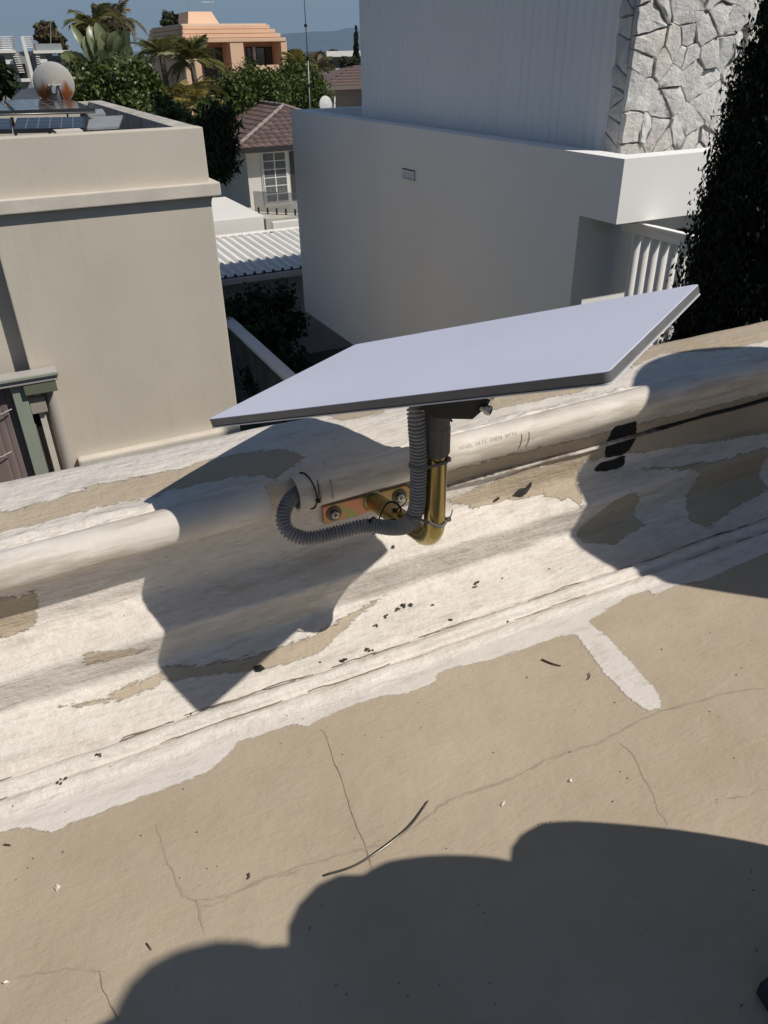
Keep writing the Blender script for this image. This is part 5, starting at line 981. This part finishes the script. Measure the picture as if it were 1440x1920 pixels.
# far white block and thin cypress
fw = thing('far_white_block', (P(640, 110, Y=150)[0], 150, GZ), 'far white flat roofed block on the horizon', 'building'); a, b_ = P(612, 96, Y=150), P(690, 130, Y=150)
B((a[0], 150, a[2]-0.9), (b_[0], 165, a[2])).build('roof', M_BW, fw); B((a[0]+1.5, 152, GZ), (b_[0], 164, a[2]-0.9)).build('wall', M_GRY, fw)
for k in range(4): x = a[0]+2+k*1.9; B((x, 151.9, a[2]-2.6), (x+1.4, 151.99, a[2]-1.1)).build('window', M_GLS, fw)
B((a[0]+0.5, 150.5, a[2]-3.4), (b_[0], 151.5, a[2]-2.8)).build('balcony', M_BW, fw)
p = P(668, 128, Y=120); tree('thin_cypress', (p[0], 120, GZ), [(P(668, 108, Y=120), (0.45, 0.45, 1.9)), (P(668, 85, Y=120), (0.3, 0.3, 1.8)), (P(668, 62, Y=120), (0.12, 0.12, 1.2))], 2500, 0.3, L_DARK, 'thin far cypress beside the white tower edge', seed=61)
# far wood band
Cw = np.stack([rng.uniform(-120, 320, 9000), rng.uniform(170, 700, 9000), np.zeros(9000)], 1); Cw[:, 2] = GZ+rng.random(9000)**0.8*(5.6+1.6*vn(Cw[:, 0]/14, Cw[:, 1]/14, 7));
me_par = thing('tmp', (0, 0, 0), 'tmp', 'tmp'); wl = leaf_mesh('woodland', Cw, 2.4, L_FAR, me_par, seed=71, aspect=1.4); wl.parent = None; bpy.data.objects.remove(me_par); tag(wl, 'far belt of trees and gardens below the hills', 'trees', kind='stuff')

# ================================================================== photographer at the frame edge; unseen tank added for the round shadow
tk = thing('added_shadow_tank', (1.80, 0.51, FLOOR), 'made-up domed tank added outside the frame to cast the round shadow on the parapet', 'tank'); zc = -0.035; a = np.linspace(0, 90, 10)
M_TANK = mat('tank_paint', (0.55, 0.53, 0.49), 0.5, var=0.1)
MB().lathe([(0.298, FLOOR+0.01), (0.30, FLOOR+0.03), (0.30, zc)], (1.80, 0.51, 0), 40).build('drum', M_TANK, tk, smooth=40); MB().lathe([(0.301, zc-0.01)]+[(0.301*math.cos(R(k)), zc+0.301*math.sin(R(k))) for k in a[:-1]]+[(0.02, zc+0.301)], (1.80, 0.51, 0), 40).build('dome', M_TANK, tk, smooth=40)
def skin(name, chains, m, parent, sub=2):
    """one continuous skinned surface from joint chains: [(points, radii), ...]; chains share joints by position"""
    vs_, rs_, es_ = [], [], []; key = {}
    def vid(p, r):
        k = tuple(np.round(p, 4))
        if k not in key: key[k] = len(vs_); vs_.append(k); rs_.append(r)
        return key[k]
    for pts, rad_ in chains:
        ids = [vid(p, r) for p, r in zip(pts, rad_)]; es_ += list(zip(ids[:-1], ids[1:]))
    me = bpy.data.meshes.new(name); off = base_of(parent); me.from_pydata([tuple(np.array(v)-off) for v in vs_], es_, []); o = link(name, me, m, parent)
    o.modifiers.new('skin', 'SKIN'); lay = me.skin_vertices[0] if me.skin_vertices else None
    if lay is None:
        bm = bmesh.new(); bm.from_mesh(me); bm.verts.layers.skin.verify(); bm.to_mesh(me); bm.free(); lay = me.skin_vertices[0]
    for i, r in enumerate(rs_): lay.data[i].radius = (r, r); lay.data[i].use_root = (i == 0)
    s_ = o.modifiers.new('sub', 'SUBSURF'); s_.levels = sub; s_.render_levels = sub; o.modifiers['skin'].use_smooth_shade = True; return o
pe = thing('person', (0.80, -0.15, FLOOR), 'crouching photographer in dark blue shoes and jeans at the lower right corner', 'person')
M_JEAN = mat('jeans', (0.018, 0.025, 0.05), 0.9, var=0.3, vs_=40, bmp=0.3, bs=300); M_SHIRT = mat('shirt', (0.10, 0.11, 0.13), 0.9, var=0.1); M_SKIN = mat('skin', (0.45, 0.28, 0.20), 0.55); M_HAIR = mat('hair', (0.02, 0.014, 0.01), 0.7); M_SHOE = mat('shoe_navy', (0.012, 0.018, 0.032), 0.6, var=0.3, vs_=30)
A1, K1, HP = (0.675, 0.085, -0.79), (0.566, 0.118, -0.252), (0.86, -0.22, -0.52); A2, K2, HP2 = (0.91, 0.10, -0.79), (0.775, 0.150, -0.372), (1.04, -0.20, -0.52); PV = (0.95, -0.27, -0.48)
skin('trousers', [((PV, HP, (0.715, -0.04, -0.375), K1, (0.64, 0.11, -0.55), A1), (0.15, 0.10, 0.092, 0.080, 0.062, 0.05)), ((PV, HP2, (0.90, -0.04, -0.455), K2, (0.865, 0.135, -0.58), A2), (0.15, 0.10, 0.085, 0.068, 0.06, 0.05))], M_JEAN, pe)
SH1, SH2, CH, NK = (0.70, -0.11, -0.10), (0.90, -0.20, -0.06), (0.76, -0.20, -0.14), (0.74, -0.21, 0.00)
EL1, WR1 = (0.45, 0.070, -0.228), (0.17, -0.03, -0.08); EL2, WR2 = (0.785, 0.078, -0.290), (0.668, 0.130, -0.252)
skin('shirt', [((PV, (0.87, -0.25, -0.32), CH, NK), (0.15, 0.155, 0.155, 0.06)), ((CH, SH1, (0.57, -0.01, -0.15), EL1), (0.14, 0.072, 0.060, 0.050)), ((CH, SH2, (0.86, -0.08, -0.22), EL2), (0.14, 0.068, 0.052, 0.045))], M_SHIRT, pe)
HD = np.array((0.70, -0.22, 0.145)); hv_ = np.array([-0.62, 0.55, -0.25]); hv_ /= np.linalg.norm(hv_)
def fingers(w, d, side_, up_, m_close=0.5):
    """palm and five curled finger chains from the wrist"""
    w, d, side_, up_ = map(np.array, (w, d, side_, up_)); palm_ = w+d*0.07; ch = [((tuple(w), tuple(w+d*0.035), tuple(palm_)), (0.027, 0.030, 0.028))]
    for k, (o_, l_) in enumerate(((-0.027, 0.062), (-0.009, 0.072), (0.009, 0.068), (0.027, 0.052))):
        b0_ = palm_+side_*o_+d*0.018; b1_ = b0_+d*l_*0.45-up_*l_*0.10; b2_ = b1_+d*l_*0.25-up_*l_*0.35*m_close*2; ch.append(((tuple(palm_), tuple(b0_), tuple(b1_), tuple(b2_)), (0.028, 0.0095, 0.0085, 0.0075)))
    t0 = w+d*0.03-side_*0.03; t1 = t0+d*0.03-side_*0.022-up_*0.01; t2 = t1+d*0.028-up_*0.02; ch.append(((tuple(w+d*0.035), tuple(t0), tuple(t1), tuple(t2)), (0.030, 0.013, 0.010, 0.008))); return ch
dW = np.array([-0.80, 0.25, 0.50]); dW /= np.linalg.norm(dW); sW = np.array([0.35, 0.9, 0.1]); sW -= dW*(sW@dW); sW /= np.linalg.norm(sW); uW = np.cross(dW, sW)
head = [((NK, tuple(HD-hv_*0.02+np.array([0.03, -0.02, -0.10])), tuple(HD), tuple(HD+np.array([0, 0, 0.07]))), (0.058, 0.055, 0.088, 0.078)), ((tuple(HD), tuple(HD+hv_*0.05+np.array([0, 0, -0.05]))), (0.088, 0.055)), ((tuple(HD+hv_*0.05+np.array([0, 0, -0.05])), tuple(HD+hv_*0.105+np.array([0, 0, -0.03]))), (0.055, 0.013))]
eside = np.cross(hv_, (0, 0, 1)); eside /= np.linalg.norm(eside)
body = head+[((NK, CH, SH1, (0.57, -0.01, -0.15), EL1, (0.30, 0.01, -0.15), WR1), (0.058, 0.09, 0.05, 0.040, 0.036, 0.036, 0.024)), ((CH, SH2, (0.86, -0.08, -0.22), EL2, (0.73, 0.106, -0.268), WR2), (0.09, 0.05, 0.04, 0.036, 0.034, 0.024))]+fingers(WR1, dW, sW, uW)+fingers(WR2, np.array([-0.80, -0.10, -0.30])/np.linalg.norm([0.80, 0.10, 0.30]), np.array([0.25, 0.95, 0.0]), np.array([0, 0, 1.0]))
skin('body', body, M_SKIN, pe)
for s_ in (-1, 1): MB().lathe([(0.004, -0.012), (0.011, -0.006), (0.012, 0.0), (0.011, 0.006), (0.004, 0.012)], HD+hv_*0.076+eside*s_*0.032+np.array([0, 0, 0.012]), 12, axis=hv_).build('eye', mat('eye_white', (0.6, 0.58, 0.55), 0.2), pe, smooth=True); MB().lathe([(0.004, -0.02), (0.026, -0.012), (0.03, 0.0), (0.02, 0.010), (0.004, 0.012)], HD+eside*s_*0.088, 12, axis=eside*s_).build('ear', M_SKIN, pe, smooth=True)
MB().tube(spline([HD+hv_*0.098+eside*-0.022+np.array([0, 0, -0.062]), HD+hv_*0.104+np.array([0, 0, -0.064]), HD+hv_*0.098+eside*0.022+np.array([0, 0, -0.062])], 9), [0.002, 0.005, 0.006, 0.0065, 0.007, 0.0065, 0.006, 0.005, 0.002], 8).build('mouth', mat('lips', (0.35, 0.15, 0.12), 0.5), pe, smooth=True)
hb = MB(); hb.lathe([(0.001, 0.118), (0.05, 0.108), (0.085, 0.075), (0.100, 0.02), (0.098, -0.02)], HD+np.array([0, 0, 0.035])-hv_*0.022, 20, axis=np.array([0, 0, 1.0])-hv_*0.45).build('hair', M_HAIR, pe, smooth=True)
for (ax0, toe) in ((np.array((0.70, 0.055, FLOOR)), np.array((0.540, 0.250, FLOOR))), (np.array((0.95, 0.04, FLOOR)), np.array((0.87, 0.29, FLOOR)))):
    d_ = toe-ax0; L = np.linalg.norm(d_); d_ /= L; sd2 = np.array([-d_[1], d_[0], 0]); G2 = []
    for u in np.linspace(0, 1, 15):
        w_ = 0.036+0.014*math.sin(math.pi*min(1, u*1.1))*(1 if u > 0.3 else 0.6); w_ *= math.sqrt(max(0.0, 1-max(0, (u-0.72)/0.28)**2.2))*0.97+0.03; h_ = (0.105-0.075*min(1, max(0, (u-0.30)/0.45))) * (math.sqrt(max(0, 1-max(0, (u-0.80)/0.20)**2))*0.85+0.15); w_ *= 1 if u > 0.04 else 0.75
        G2.append([ax0+d_*(u*L-0.03)+sd2*w_*math.cos(q_)*(1.0 if math.sin(q_) < 0.2 else 0.92)+np.array([0, 0, 0.012+h_*max(0, math.sin(q_))-0.010*(math.sin(q_) < -0.1)]) for q_ in np.linspace(0, 2*math.pi, 17)])
    so = link('shoe', gridmesh('shoe', np.array(G2)-base_of(pe)), M_SHOE, pe, smooth=True)
    MB().prism([ax0+d_*(u*L-0.03)+sd2*s2*(0.040+0.012*math.sin(math.pi*min(1, u*1.1)))*(math.sqrt(max(0, 1-max(0, (u-0.72)/0.28)**2.2))*0.97+0.03)+np.array([0, 0, 0.004]) for s2, us in ((1, np.linspace(0, 1, 12)), (-1, np.linspace(1, 0, 12))) for u in us], (0, 0, 0.016)).build('sole', mat('sole', (0.03, 0.035, 0.045), 0.7), so)
phn = thing('phone', np.array(WR1)+dW*0.10, 'phone held up by the photographer behind the viewpoint', 'phone'); pc_ = np.array((0.035, -0.055, -0.012)); MB().obox(pc_-FV*0.0, RV*0.036, UV*0.075, FV*0.004).build('case', M_VOID, phn, bevel=0.002)
# ================================================================== air
hz = B((-15500, -2900, GZ-1), (21000, 18500, 640)).build('haze', None); hzm = bpy.data.materials.new('haze_air'); hzm.use_nodes = True; t = hzm.node_tree; t.nodes.clear(); o_ = t.nodes.new('ShaderNodeOutputMaterial'); pv = t.nodes.new('ShaderNodeVolumePrincipled'); pv.inputs['Color'].default_value = (0.50, 0.70, 1.0, 1); pv.inputs['Density'].default_value = 6e-5; pv.inputs['Anisotropy'].default_value = 0.2; t.links.new(pv.outputs[0], o_.inputs['Volume']); hz.data.materials.append(hzm); tag(hz, 'thin blue air between the houses and the far hills', 'haze', kind='stuff')
